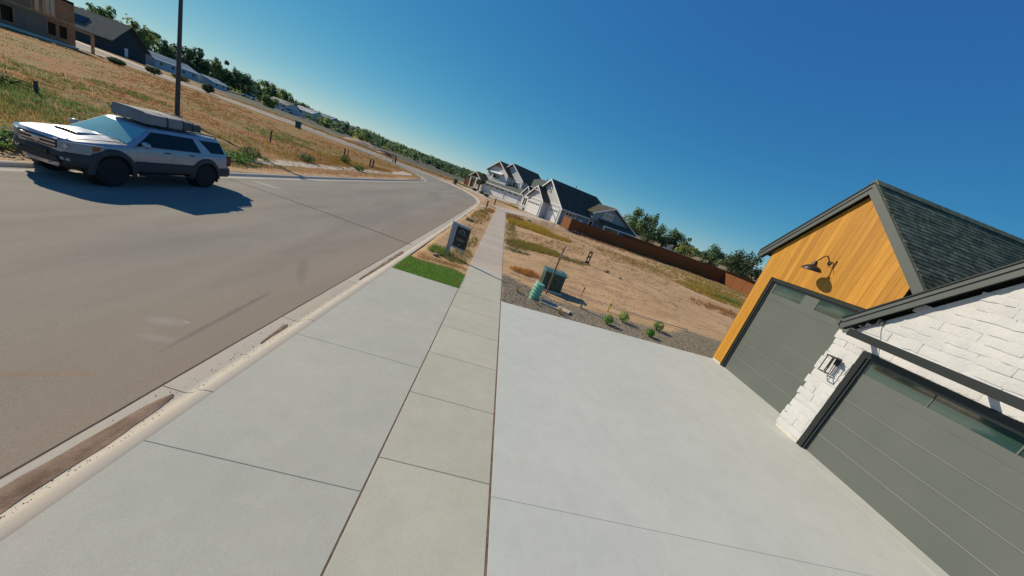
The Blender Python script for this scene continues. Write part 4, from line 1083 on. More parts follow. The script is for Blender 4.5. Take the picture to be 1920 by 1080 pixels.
def fence(name, label, pts, h, pitch=2.4, group=None):
    x0, y0 = pts[0]; t = thing(name, label, 'fence', (x0, y0, G(x0, y0)), group=group)
    for (a, c) in zip(pts[:-1], pts[1:]):
        d = Vector((c[0]-a[0], c[1]-a[1])); n = max(1, round(d.length / pitch)); st = d.length / n; ang = math.atan2(d.y, d.x)
        pm = B().box(.05, st - .05, -.02, .02, .03, h).mesh('fence_panel', M_fence)
        rm = B().box(.05, st - .05, .021, .06, .25, .34).box(.05, st - .05, .021, .06, h - .4, h - .31).mesh('rail', M_fence)
        qm = B().box(-.05, .05, -.05, .05, -.15, h + .04).mesh('post', M_fence)
        for k in range(n + 1):
            px, py = a[0] + d.x * k / n, a[1] + d.y * k / n
            for me, nm in ((qm, 'post'),) + (((pm, 'fence_panel'), (rm, 'rail')) if k < n else ()):
                o = bpy.data.objects.new(nm, me); COL.objects.link(o); o.parent = t; o.rotation_euler = (0, 0, ang)
                o.location = Vector((px, py, G(px, py) - .02)) - Vector(t.location)
    return t
fence('board_fence', 'long reddish brown board fence across the back of the dirt lot', [(9.7, 51.2), (10.5, 48.6), (23, 48.9), (36.5, 48.8), (36.2, 30)], 1.75)
fence('board_fence', 'lighter brown board fence rising behind the long fence by the pines', [(22.5, 58.5), (33, 53.5), (46, 50.5)], 1.95)
fence('board_fence', 'short brown fence left of the far two-storey house', [(-10.6, 86.5), (-8.2, 84.6)], 1.9)

# --- small posts and utility pedestals in the field across the road and on the far verge
M_post = PM('weathered_post', (.07, .06, .055), .85, .25, 8)
def post(x, y, h, w, lab, cat, mt=M_post, cap=None, name='marker_post'):
    t = thing(name, lab, cat, (x, y, G(x, y)), rg.uniform(-.3, .3))
    b = B(); b.box(-w/2, w/2, -w/2, w/2, -.2, h); b.obj('shaft', mt, t, world=False, bevel=w * .12)
    b = B(); b.box(-w*.6, w*.6, -w*.6, w*.6, h + .001, h + max(.02, w * .25)); b.obj('cap', cap or mt, t, world=False)
    return t
post(-22.6, 33.9, 1.1, .09, 'slim dark post standing in dry grass left of the round green bush', 'post')
post(-21.1, 45.3, 1.1, .13, 'dark post in weeds just right of the round green bush', 'post')
post(-22.3, 48.9, .95, .09, 'thin grey post close behind a thicker dark post in the weeds', 'post')
post(-24.8, 19.6, .62, .12, 'stubby post in the dry grass above the bonnet of the silver SUV', 'post')
post(-17.1, 44.6, 1.0, .16, 'right one of two dark pedestals close together near the field corner', 'pedestal', M_plast, name='utility_pedestal')
post(-17.55, 44.8, .94, .14, 'left one of two dark pedestals close together near the field corner', 'pedestal', M_plast, name='utility_pedestal')
post(-23.4, 72.0, 1.1, .26, 'dark pedestal by the cross street with a pale box beside it', 'pedestal', M_plast, name='utility_pedestal')
post(-23.95, 72.1, 1.05, .22, 'pale box-like pedestal beside the cross street', 'pedestal', M_vinyl, name='utility_pedestal')
post(-40.3, 67.3, 1.0, .75, 'dark green utility cabinet alone beside the cross street', 'utility box', M_green, name='utility_cabinet')
post(-1.75, 43.4, .92, .16, 'nearer black pedestal on the verge beside the far sidewalk', 'pedestal', M_plast, name='utility_pedestal')
post(-1.05, 52.6, 1.0, .16, 'farther black pedestal at the sidewalk end before the white house', 'pedestal', M_plast, name='utility_pedestal')
b = B(); b.lathe([(.42, -.05), (.42, .06), (.36, .09), (0, .1)], 18, Matrix.Translation((-2.0, 43.2, G(-2, 43.2)))); tag(b.obj('valve_cover', M_found, smooth=True), 'pale round cover at the foot of the nearer black pedestal', 'cover')
hy = thing('fire_hydrant', 'yellow hydrant by the far bend of the road', 'hydrant', (-13.2, 74.6, G(-13.2, 74.6)))
b = B(); b.lathe([(.16, 0), (.16, .05), (.11, .07), (.11, .55), (.15, .57), (.15, .62), (.10, .68), (.04, .76), (.04, .82), (0, .82)], 14); b.obj('barrel', M_yel, hy, world=False, smooth=True, angle=40)
b = B(); b.tube([(-.2, 0, .44), (.2, 0, .44)], .06, 10); b.obj('nozzle', M_yel, hy, world=False)
bn_ = thing('wheelie_bin', 'dark green wheelie bin by the kerb at the bend', 'bin', (-10.6, 71.6, G(-10.6, 71.6)), .5)
b = B(); b.loft([[(-.27, -.30, .08), (.27, -.30, .08), (.27, .30, .08), (-.27, .30, .08)], [(-.33, -.38, 1.0), (.33, -.38, 1.0), (.33, .38, 1.0), (-.33, .38, 1.0)]], 0); b.obj('body', M_green, bn_, world=False)
b = B(); b.box(-.35, .35, -.40, .42, 1.002, 1.06); b.obj('lid', M_green, bn_, world=False, bevel=.02)
for sx in (-1, 1):
    b = B(); b.lathe([(.12, -.03), (.12, .03)], 14, Matrix.Translation((sx * .27, .32, .12)) @ Matrix.Rotation(pi/2, 4, 'Y')); b.obj('wheel', M_plast, bn_, world=False)
sticks('brush_heap', 'rust brown heap of brush at the far edge of the field', 'brush heap', -30.5, 88.0, 40, 2.4, .8, PM('rusty_brush', (.16, .07, .03), .9, .3, 5))
def mound(lab, x, y, rx, ry, h, mt):
    b = B(); n = 18; m_ = 7; rr = []
    for j in range(m_ + 1):
        r = 1 - j / m_; rr.append([(x + rx * r * cos(2*pi*k/n), y + ry * r * sin(2*pi*k/n), G(x, y) - .1 + h * (1 - r ** 1.7) * (1 + .5 * nz(x + rx*r*cos(2*pi*k/n), y + ry*r*sin(2*pi*k/n), .7, 3))) for k in range(n)])
    b.loft(rr, 0); return tag(b.obj('soil_mound', mt, smooth=True, angle=0), lab, 'mound', 'soil mounds beyond the cross street')
M_spoil = bpy.data.materials['spoil_soil']
M_gspoil = PM('grey_spoil', (.20, .165, .13), .95, .2, 1.2, .2, 9)
mound('tan spoil mound beyond the cross street below the dark hedge', -41, 96, 5.5, 3.2, 1.25, M_spoil)
mound('grey spoil mound to the right of the tan mound', -35.5, 93, 3.6, 2.5, .9, M_gspoil)
mound('low tan mound just left of the rust brown brush heap', -32.6, 90.5, 2.4, 1.8, .8, M_spoil)
# ================================================================== houses in the distance
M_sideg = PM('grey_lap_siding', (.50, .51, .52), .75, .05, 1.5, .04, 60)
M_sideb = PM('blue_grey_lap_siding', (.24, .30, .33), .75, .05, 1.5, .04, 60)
M_white = PM('white_trim', (.72, .72, .72), .6, .04, 3)
M_gdoor = PM('white_garage_panels', (.74, .74, .75), .5, .03, 3)
M_roofd = PM('dark_roof_shingles', (.068, .06, .036), .9, .3, 1.2, .25, 14)
M_roofg = PM('grey_green_roof', (.085, .10, .085), .9, .2, 1.2, .2, 14)
M_pane = glassmat('house_window_glass', (.025, .035, .04), .05, .7)
M_porch = PM('cedar_soffit', (.42, .20, .10), .6, .1, 4)
M_drivef = M_apron
def siding(parent, rects, mt, name='wall', step=.2):
    """lapped boards: every course a shallow wedge; rects = list of (axis, const, a0, a1, z0, z1, out)"""
    for (ax, c, a0, a1, z0, z1, out) in rects:
        b = B(); z = z0
        while z < z1 - .01:
            zt = min(z + step, z1)
            if ax == 'y': P = [(a0, c + out * .03, z), (a1, c + out * .03, z), (a1, c + out * .004, zt), (a0, c + out * .004, zt)]
            else: P = [(c + out * .03, a0, z), (c + out * .03, a1, z), (c + out * .004, a1, zt), (c + out * .004, a0, zt)]
            Q = [(p[0], c, p[2]) if ax == 'y' else (c, p[1], p[2]) for p in P]
            b.add(P + Q, [(0,1,2,3),(0,4,5,1),(0,3,7,4),(1,5,6,2)]); z = zt
        b.obj(name, mt, parent, world=False)
def gable_tri(parent, c, x0, xp, x1, ze0, zp, ze1, zbase, mt, depth, ax='y', name='gable_wall'):
    b = B(); fn = (lambda p, q, t: (p, t, q)) if ax == 'y' else (lambda p, q, t: (t, p, q))
    pts = [(x0, zbase), (x1, zbase), (x1, ze1), (xp, zp), (x0, ze0)]
    b.prism(pts, fn, c, c + depth); return b.obj(name, mt, parent, world=False)
def roof_slab(parent, P, th, mt, name='roof'):
    P = [Vector(p) for p in P]; n = (P[1] - P[0]).cross(P[2] - P[0]).normalized()
    if n.z < 0: n = -n
    b = B(); k = len(P); b.add(P + [p - n * th for p in P], [tuple(range(k)), tuple(range(k, 2*k))[::-1]] + [(i, (i+1) % k, k + (i+1) % k, k + i) for i in range(k)]); return b.obj(name, mt, parent, world=False)
def rakes(parent, c, x0, xp, x1, ze0, zp, ze1, mt, ax='y', w=.28, out=-.05):
    for (xa, za, xb, zb) in ((x0, ze0, xp, zp), (x1, ze1, xp, zp)):
        b = B(); fn = (lambda p, q, t: (p, t, q)) if ax == 'y' else (lambda p, q, t: (t, p, q))
        b.prism([(xa, za), (xb, zb), (xb, zb - w), (xa, za - w)], fn, c, c + out); b.obj('rake_trim', mt, parent, world=False)
def win(parent, ax, c, a0, a1, z0, z1, out, cols=2, rows=1, fr=.12, mt=None):
    """window: trim frame (part) with recessed panes (sub-parts)"""
    def bx(b, u0, u1, w0, w1, d0, d1):
        lo, hi = sorted((c + out * d0, c + out * d1))
        if ax == 'y': b.box(u0, u1, lo, hi, w0, w1)
        else: b.box(lo, hi, u0, u1, w0, w1)
    b = B()
    bx(b, a0, a1, z1 - fr, z1, .0, .07); bx(b, a0 - .05, a1 + .05, z0 - .03, z0 + fr, .0, .09)
    bx(b, a0, a0 + fr, z0 + fr, z1 - fr, 0, .07); bx(b, a1 - fr, a1, z0 + fr, z1 - fr, 0, .07)
    iw = (a1 - a0 - 2 * fr)
    for k in range(1, cols): x = a0 + fr + iw * k / cols; bx(b, x - .04, x + .04, z0 + fr, z1 - fr, 0, .065)
    w = b.obj('window', mt or M_white, parent, world=False)
    for k in range(cols):
        for r in range(rows):
            u0 = a0 + fr + iw * k / cols + (.04 if k else 0); u1 = a0 + fr + iw * (k+1) / cols - (.04 if k < cols - 1 else 0)
            h_ = (z1 - z0 - 2 * fr) / rows; p = B(); bx(p, u0 + .001, u1 - .001, z0 + fr + h_ * r + .015, z0 + fr + h_ * (r+1) - .015, .0, .045); p.obj('pane', M_pane, w, world=False)
def gdoor(parent, ax, c, a0, a1, z0, z1, out, lites):
    d = B()
    lo, hi = sorted((c + out * .0, c + out * .06)); fr = .14
    d.box(a0 - fr, a0, lo, hi, z0, z1 + fr); d.box(a1, a1 + fr, lo, hi, z0, z1 + fr); d.box(a0, a1, lo, hi, z1, z1 + fr)
    dd = d.obj('garage_door', M_white, parent, world=False)
    h = (z1 - z0) / 4
    for k in range(4):
        b = B(); lo, hi = sorted((c, c + out * .035)); b.box(a0 + .005, a1 - .005, lo, hi, z0 + h * k + .012, z0 + h * (k+1) - .012); b.obj('panel', M_gdoor, dd, world=False)
    n = lites; w = (a1 - a0) / n
    for k in range(n):
        b = B(); lo, hi = sorted((c + out * .0355, c + out * .05)); b.box(a0 + w * (k + .14), a0 + w * (k + .86), lo, hi, z1 - h * .72, z1 - h * .28); b.obj('pane', M_pane, dd, world=False)
# ---------------- blue-grey craftsman house beyond the fence
hx, hy_ = 9.51, 54.04
h3 = thing('house', 'blue-grey house with dark roof and two white garage doors beyond the fence', 'house', (hx, hy_, G(hx, hy_) - .05), radians(-58)); h3.scale = (1.14, 1, 1)
b = B(); b.box(-7.8, 0, .0, 15, -.4, 2.9); b.obj('wall', M_sideb, h3, world=False)
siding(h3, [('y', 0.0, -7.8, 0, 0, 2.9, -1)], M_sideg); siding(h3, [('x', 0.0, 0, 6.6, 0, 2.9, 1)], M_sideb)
gable_tri(h3, -.002, -7.8, -3.9, 0, 2.95, 6.35, 2.95, 2.9, M_sideg, 6)
roof_slab(h3, [(.45, -.45, 2.62), (.45, 15.4, 2.62), (-3.9, 11.2, 6.62), (-3.9, -.45, 6.62)], .16, M_roofd)
roof_slab(h3, [(-8.25, -.45, 2.62), (-8.25, 15.4, 2.62), (-3.9, 11.2, 6.62), (-3.9, -.45, 6.62)], .16, M_roofd)
roof_slab(h3, [(.45, 15.4, 2.62), (-8.25, 15.4, 2.62), (-3.9, 11.2, 6.62)], .16, M_roofd)
rakes(h3, -.46, -8.3, -3.9, .5, 2.56, 6.60, 2.56, M_white)
b = B(); b.box(.46, .58, -.4, 6.4, 2.42, 2.58); b.obj('gutter', M_white, h3, world=False)
b = B(); b.box(-.18, .06, -.06, .14, -.3, 2.8); b.obj('corner_board', M_sideg, h3, world=False)
b = B(); b.box(-7.9, .05, -.08, -.033, 2.72, 2.95); b.obj('frieze', M_white, h3, world=False)
gdoor(h3, 'y', -.03, -2.45, -.55, .02, 2.12, -1, 4)
win(h3, 'y', -.03, -4.2, -3.6, 4.6, 5.3, -1, 1, 1, .1)
# double garage bay with its own gable
b = B(); b.box(-7.15, -3.25, -1.2, -.035, -.4, 2.9); b.obj('wall', M_sideg, h3, world=False)
siding(h3, [('y', -1.2, -7.15, -3.25, 0, 2.9, -1)], M_sideg)
gable_tri(h3, -1.202, -7.15, -5.2, -3.25, 2.9, 4.75, 2.9, 2.9, M_sideg, 1.1)
for s_ in (-1, 1): roof_slab(h3, [(-5.2 + s_ * 2.35, -1.6, 2.70), (-5.2 + s_ * 2.35, 1.2, 2.70), (-5.2, 1.2, 4.98), (-5.2, -1.6, 4.98)], .14, M_roofd)
rakes(h3, -1.61, -7.6, -5.2, -2.8, 2.64, 4.97, 2.64, M_white, w=.24)
b = B(); b.box(-7.2, -3.2, -1.27, -1.233, 2.62, 2.86); b.obj('frieze', M_white, h3, world=False)
b = B(); b.prism([(-5.75, 4.15), (-4.65, 4.15), (-4.65, 4.05), (-5.75, 4.05)], lambda p, q, t: (p, t, q), -1.6, -1.5); b.prism([(-5.25, 4.16), (-5.15, 4.16), (-5.15, 4.85), (-5.25, 4.85)], lambda p, q, t: (p, t, q), -1.6, -1.5); b.obj('gable_bracket', M_white, h3, world=False)
gdoor(h3, 'y', -1.23, -6.75, -3.75, .02, 2.12, -1, 6)
# entry bay with tall window
b = B(); b.box(-9.5, -7.2, -.6, 6, -.4, 2.9); b.obj('wall', M_sideg, h3, world=False)
siding(h3, [('y', -.6, -9.5, -7.2, 0, 2.9, -1)], M_sideg)
gable_tri(h3, -.602, -9.5, -8.35, -7.2, 2.9, 4.1, 2.9, 2.9, M_sideg, 4)
for s_ in (-1, 1): roof_slab(h3, [(-8.35 + s_ * 1.45, -.95, 2.72), (-8.35 + s_ * 1.45, 4, 2.72), (-8.35, 4, 4.32), (-8.35, -.95, 4.32)], .12, M_roofd)
rakes(h3, -.96, -9.85, -8.35, -6.85, 2.66, 4.31, 2.66, M_white, w=.22)
win(h3, 'y', -.63, -9.0, -7.75, .7, 2.35, -1, 2, 2, .14)
# side windows, door and the cross gable
win(h3, 'x', .03, .9, 3.5, 1.75, 2.35, 1, 3, 1, .12)
b = B(); b.box(.0, .05, 4.6, 5.5, .3, 1.8); b.obj('utility_panel', M_white, h3, world=False)
b = B(); b.box(.04, .09, 6.85, 8.05, .1, 2.35); dr = b.obj('door', M_white, h3, world=False)
b = B(); b.box(.091, .12, 7.1, 7.8, .9, 2.15); b.obj('pane', M_pane, dr, world=False)
b = B(); b.box(-.5, .6, 8.4, 19.6, -.4, 2.5); b.obj('wall', M_sideb, h3, world=False)
siding(h3, [('x', .6, 8.4, 19.6, 0, 2.6, 1)], M_sideb)
gable_tri(h3, .598, 6.6, 11.2, 19.6, 3.9, 5.3, 2.5, 2.5, M_sideb, -5, 'x')
roof_slab(h3, [(1.0, 6.1, 3.75), (-5, 6.1, 3.75), (-5, 11.2, 5.62), (1.0, 11.2, 5.62)], .14, M_roofd)
roof_slab(h3, [(1.0, 20.3, 2.25), (-5, 20.3, 2.25), (-5, 11.2, 5.62), (1.0, 11.2, 5.62)], .14, M_roofd)
rakes(h3, 1.01, 6.0, 11.2, 20.4, 3.70, 5.60, 2.20, M_white, 'x', .22, .05)
win(h3, 'x', .6, 9.2, 11.8, 3.35, 4.45, 1, 2, 2, .14)
roof_slab(h3, [(2.2, 8.2, 2.35), (2.2, 17.2, 2.35), (.62, 17.2, 3.05), (.62, 8.2, 3.05)], .1, M_roofd, 'porch_roof')
b = B(); b.box(2.1, 2.24, 8.2, 17.2, 2.05, 2.24); b.obj('porch_beam', M_white, h3, world=False)
for yy in (8.4, 12.6, 17.0):
    b = B(); b.box(2.08, 2.26, yy - .09, yy + .09, -.2, 2.05); b.obj('porch_post', M_white, h3, world=False)
win(h3, 'x', .63, 12.6, 14.8, .9, 2.1, 1, 2, 1, .12); win(h3, 'x', .63, 17.6, 19.2, 1.35, 2.0, 1, 3, 1, .1)
b = B(); b.tube([(-3.9, 5.4, 6.5), (-3.9, 5.4, 7.0)], .06, 8); b.obj('vent_pipe', M_plast, h3, world=False)
# ---------------- white-grey two-storey house at the bend
gx, gy = 3.23, 74.7
h2 = thing('house', 'two-storey pale grey house with twin gables at the bend', 'house', (gx, gy, G(gx, gy) - .08), radians(-46)); h2.scale = (1.17, 1, 1)
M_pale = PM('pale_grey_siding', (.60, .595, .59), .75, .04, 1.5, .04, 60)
b = B(); b.box(-11.4, .7, 0, 9, -.5, 2.55); b.obj('wall', M_pale, h2, world=False)
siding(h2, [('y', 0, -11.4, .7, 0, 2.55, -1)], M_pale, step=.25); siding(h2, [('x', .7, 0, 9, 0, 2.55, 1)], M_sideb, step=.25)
gdoor(h2, 'y', -.03, -10.4, -4.3, .02, 2.15, -1, 4); gdoor(h2, 'y', -.03, -3.5, -.2, .02, 2.2, -1, 2)
roof_slab(h2, [(-11.8, -.6, 2.45), (1.2, -.6, 2.45), (1.2, 3.0, 3.75), (-11.8, 3.0, 3.75)], .16, M_roofg, 'lower_roof')
b = B(); b.box(-11.8, 1.2, -.68, -.61, 2.26, 2.46); b.obj('gutter', M_white, h2, world=False)
b = B(); b.box(-12.1, -5.8, 1.3, 10, 2.3, 5.55); b.obj('wall', M_pale, h2, world=False)
siding(h2, [('y', 1.3, -12.1, -5.8, 2.9, 5.55, -1)], M_pale, step=.25)
gable_tri(h2, 1.298, -12.1, -8.95, -5.8, 5.55, 7.75, 5.55, 5.55, M_pale, 8)
for s_ in (-1, 1): roof_slab(h2, [(-8.95 + s_ * 3.6, .8, 5.35), (-8.95 + s_ * 3.6, 11, 5.35), (-8.95, 11, 8.05), (-8.95, .8, 8.05)], .16, M_roofd)
rakes(h2, .79, -12.6, -8.95, -5.3, 5.30, 8.04, 5.30, M_white)
b = B(); b.prism([(-10.3, 6.6), (-7.6, 6.6), (-8.95, 7.6)], lambda p, q, t: (p, t, q), 1.2, 1.29); b.obj('gable_panel', M_porch, h2, world=False)
win(h2, 'y', 1.27, -10.3, -7.7, 3.75, 5.0, -1, 2, 2, .16)
roof_slab(h2, [(-10.8, .55, 5.1), (-7.2, .55, 5.1), (-7.2, 1.27, 5.5), (-10.8, 1.27, 5.5)], .12, M_white, 'window_hood')
b = B(); b.box(-5.798, -2.7, 2.9, 10, 2.3, 5.5); b.obj('wall', M_pale, h2, world=False)
siding(h2, [('y', 2.9, -5.79, -2.7, 3.2, 5.5, -1)], M_pale, step=.25)
gable_tri(h2, 2.898, -10.2, -6.45, -2.7, 5.5, 8.2, 5.5, 5.5, M_pale, 7)
for s_ in (-1, 1): roof_slab(h2, [(-6.45 + s_ * 4.2, 2.4, 5.25), (-6.45 + s_ * 4.2, 12, 5.25), (-6.45, 12, 8.5), (-6.45, 2.4, 8.5)], .16, M_roofd)
rakes(h2, 2.39, -10.7, -6.45, -2.2, 5.2, 8.49, 5.2, M_white)
win(h2, 'y', 2.87, -5.2, -3.4, 3.5, 4.7, -1, 2, 2, .16)
b = B(); b.box(-6, 2.9, 5.2, 14, 0, 4.95); b.obj('wall', M_sideb, h2, world=False)
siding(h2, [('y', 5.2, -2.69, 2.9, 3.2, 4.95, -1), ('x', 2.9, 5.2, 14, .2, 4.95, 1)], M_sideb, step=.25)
for P in ([(-6.5, 4.7, 4.85), (3.5, 4.7, 4.85), (.1, 9.2, 7.35), (-3.2, 9.2, 7.35)], [(3.5, 4.7, 4.85), (3.5, 14.5, 4.85), (.1, 9.2, 7.35)], [(3.5, 14.5, 4.85), (-6.5, 14.5, 4.85), (-3.2, 9.2, 7.35), (.1, 9.2, 7.35)]): roof_slab(h2, P, .14, M_roofd if P[0][0] > 0 else M_roofg)
b = B(); b.box(-2.6, 3.5, 4.60, 4.69, 4.68, 4.86); b.obj('gutter', M_white, h2, world=False)
win(h2, 'y', 5.17, -1.6, .4, 3.9, 4.6, -1, 2, 1, .12)
# entry wing on the left
b = B(); b.box(-14.9, -11.42, 1.0, 8, -.5, 2.85); b.obj('wall', M_pale, h2, world=False)
siding(h2, [('y', 1.0, -14.9, -11.42, 0, 2.85, -1)], M_pale, step=.25)
win(h2, 'y', .97, -14.5, -13.2, .9, 2.4, -1, 1, 2, .14)
b = B(); b.box(-14.2, -10.9, -1.6, -1.45, 2.45, 2.7); b.obj('porch_beam', M_white, h2, world=False)
for xx in (-13.9, -11.9):
    b = B(); b.box(xx - .12, xx + .12, -1.64, -1.40, -.4, 2.44); b.obj('porch_post', M_white, h2, world=False)
for s_ in (-1, 1): roof_slab(h2, [(-12.4 + s_ * 1.9, -1.9, 2.7), (-12.4 + s_ * 1.9, 4, 2.7), (-12.4, 4, 4.05), (-12.4, -1.9, 4.05)], .12, M_roofd)
rakes(h2, -1.91, -14.4, -12.4, -10.4, 2.64, 4.04, 2.64, M_white, w=.22)
roof_slab(h2, [(-16.0, .5, 2.75), (-14.3, .5, 2.75), (-13.3, 4.5, 4.1), (-16.0, 4.5, 4.1)], .14, M_white, 'wing_roof')
b = B(); b.tube([(-1.4, 9.2, 7.3), (-1.4, 9.2, 7.9)], .07, 8); b.obj('vent_pipe', M_plast, h2, world=False)
# far drives of those houses
def drive(P, nm):
    b = B(); n = 10; rr = []
    for k in range(n + 1):
        t = k / n; a = (lerp(P[0][0], P[3][0], t), lerp(P[0][1], P[3][1], t)); c = (lerp(P[1][0], P[2][0], t), lerp(P[1][1], P[2][1], t)); m_ = ((a[0]+c[0])/2, (a[1]+c[1])/2)
        rr.append([(q[0], q[1], G(*q) + .035) for q in (a, m_, c)])
    b.loft(rr, 0, False, False); return struct(b.obj(nm, M_walkold, smooth=True, angle=0))
drive([(9.2, 52.2), (4.9, 57.2), (-1.9, 51.6), (.6, 46.6)], 'far_driveway')
drive([(3.6, 74.2), (-6.5, 81.6), (-9.2, 71.6), (-4.6, 63.4)], 'far_driveway')

# ---------------- houses across the field
M_osb = PM('osb_sheathing', (.36, .17, .08), .85, .18, .7, .2, 5, rv=.06)
M_stud = PM('raw_timber', (.42, .24, .11), .8, .15, 1.5, .1, 8)
M_wrap = PM('grey_house_wrap', (.22, .15, .10), .8, .12, .5)
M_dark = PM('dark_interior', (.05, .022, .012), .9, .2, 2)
FX, FY = -77.6, 66.8
fh = thing('framed_house', 'unfinished two-storey timber house clad in brown sheathing', 'house', (FX, FY, 1.2))
def fbox(x0, x1, y0, y1, z0, z1, nm, mt, par=None): b = B(); b.box(x0, x1, y0, y1, z0, z1); return b.obj(nm, mt, par or fh, world=False)
fbox(-9, .12, -30, .3, -.8, .35, 'foundation', M_found)
# sheathing sheets around openings (street front faces +x)
ops = [(-2.2, -.95, 1.0, 2.8), (-3.6, -2.35, 1.0, 2.8), (-8.7, -7.2, .9, 2.9), (-10.6, -9.1, .9, 2.9)]
ys_ = sorted({-30, 0, -6.1, -12.2, -18, -24} | {v for o in ops for v in o[:2]})
for a, c in zip(ys_[:-1], ys_[1:]):
    o = [q for q in ops if q[0] <= a + 1e-6 and q[1] >= c - 1e-6]
    for z0, z1 in (((.36, o[0][2]), (o[0][3], 3.45)) if o else ((.36, 1.9), (1.905, 3.45))):
        fbox(-.10, 0, a + .006, c - .006, z0, z1 - .006, 'sheathing_sheet', M_wrap if a < -4.2 else M_osb)
for o in ops:
    f_ = fbox(-.16, .03, o[0], o[0] + .09, o[2], o[3], 'window_opening', M_stud); fbox(-.16, .03, o[1] - .09, o[1], o[2], o[3], 'stud', M_stud, f_)
    fbox(-.16, .03, o[0] + .09, o[1] - .09, o[2] - .1, o[2], 'sill', M_stud, f_)
fbox(-8.9, -.5, -30, -.1, .36, 3.4, 'interior', M_dark)
fbox(-9, .05, -30, .02, 3.452, 3.75, 'floor_band', M_stud)
for k, (a, c) in enumerate(((-2.4, 0), (-4.3, -3.9), (-5.2, -4.9))): fbox(-.1, 0, a, c, 3.76, 6.9, 'sheathing_sheet', M_osb)
for k in range(14): fbox(-.15, -.02, -2.45 - k * .62, -2.36 - k * .62, 3.76, 6.6, 'stud', M_stud)
fbox(-.15, 0, -12, 0, 6.61, 6.95, 'top_plate', M_stud)
fbox(-.06, .0, -12.2, -5.3, 3.76, 5.4, 'sheathing_sheet', M_wrap); fbox(-.05, .02, -6.9, -5.6, 5.0, 6.3, 'window_opening', M_white)
fbox(-7, -.6, -30, -.1, 3.76, 3.9, 'upper_floor', M_stud)
fbox(-.3, .0, .001, 2.7, 2.95, 3.25, 'porch_beam', M_stud); fbox(-.25, .02, 2.35, 2.68, -.3, 2.94, 'porch_post', M_stud)
fbox(-6, -.32, .03, 2.6, -.8, .15, 'porch_slab', M_found)
# dark house
M_char = PM('charcoal_siding', (.030, .040, .045), .8, .1, 1, .05, 20)
dh = thing('house', 'dark charcoal house with grey roof behind the unfinished timber house', 'house', (-97, 94, 2.3))
b = B(); b.box(-24, 0, -3.6, 3.6, -1, 3.15); b.obj('wall', M_char, dh, world=False)
gable_tri(dh, .002, -3.6, 0, 3.6, 3.15, 6.9, 3.15, 3.15, M_char, -20, 'x')
for s_ in (-1, 1): roof_slab(dh, [(.6, s_ * 4.3, 2.6), (-24, s_ * 4.3, 2.6), (-24, 0, 7.15), (.6, 0, 7.15)], .18, M_roofg)
rakes(dh, .61, -4.35, 0, 4.35, 2.55, 7.12, 2.55, M_char, 'x', .3, .05)
roof_slab(dh, [(-7, -3.0, 4.16), (-13, -3.0, 4.16), (-13, -1.6, 5.64), (-7, -1.6, 5.64)], .08, M_tint, 'dark_roof_panel')  # plain dark rectangle laid on the roof slope
b = B(); b.box(.01, .08, -1.2, -.5, .2, 2.0); b.obj('meter_box', M_white, dh, world=False)
# pale long shed
M_metal = PM('pale_metal_cladding', (.42, .50, .55), .6, .1, .6, .05, 10); M_metalr = PM('pale_metal_roof', (.55, .66, .70), .35, .06, .5)
def shed(lab, cat, x, y, z, w, d, h, rh, rz, wm, rm, nwin, name='house', group=None, over=.4):
    t = thing(name, lab, cat, (x, y, z), rz, group)
    b = B(); b.box(-w/2, w/2, 0, d, -1, h); b.obj('wall', wm, t, world=False)
    gable_tri(t, -w/2 + .002, 0, d/2, d, h, h + rh, h, h, wm, w - .004, 'x')
    for s_ in (0, 1): roof_slab(t, [(-w/2 - over, -over if s_ == 0 else d + over, h - over * rh / (d/2)), (w/2 + over, -over if s_ == 0 else d + over, h - over * rh / (d/2)), (w/2 + over, d/2, h + rh), (-w/2 - over, d/2, h + rh)], .12, rm)
    for k in range(nwin):
        xc = -w/2 + w * (k + .5) / nwin; win(t, 'y', 0, xc - .6, xc + .6, h * .45, h * .82, -1, 2, 1, .09)
    return t
shed('long pale metal shed with light roof beside the dark house', 'shed', -100.5, 110, 1.9, 15, 7, 2.7, 1.4, radians(97), M_metal, M_metalr, 4, 'shed')
shed('small pale metal shed at the far end of the long shed', 'shed', -99, 122.5, 1.8, 7, 6, 2.2, .9, radians(99), M_metal, M_metalr, 2, 'shed')
RW = [('grey far house with silver roof, leftmost of the far row', -99, 150, 11, 8, 2.4, 1.6, M_pale, M_roofg, 3), ('pale lilac far house in the far row, second from left', -104, 176, 12, 8, 3.0, 1.6, M_pale, M_metalr, 4), ('blue-grey far house with white door, third in the far row', -97, 182, 8, 8, 3.6, 1.4, M_sideb, M_metalr, 3), ('dark far building under a wide teal roof', -86, 186, 17, 9, 2.6, 2.0, M_char, M_metal, 0),
      ('teal roofed building among the far trees', -48, 230, 16, 8, 2.2, 1.8, M_char, PM('teal_roof', (.10, .30, .26), .5, .1, 1), 2), ('pale low house beyond the pines on the right', 62, 112, 12, 8, 2.6, 1.4, M_pale, M_white, 3), ('small white house far right beyond the fence corner', 62, 66, 7, 6, 2.3, 1.2, M_pale, M_white, 2)]
for lab, x, y, w, d, h, rh, wm, rm, nw in RW: shed(lab, 'house', x, y, G(x, y) - .1, w * .75, d, h, rh, math.atan2(-x, y) * .9 + (-.55 if x < 0 else 0), wm, rm, nw, 'far_house', 'houses far behind the field')
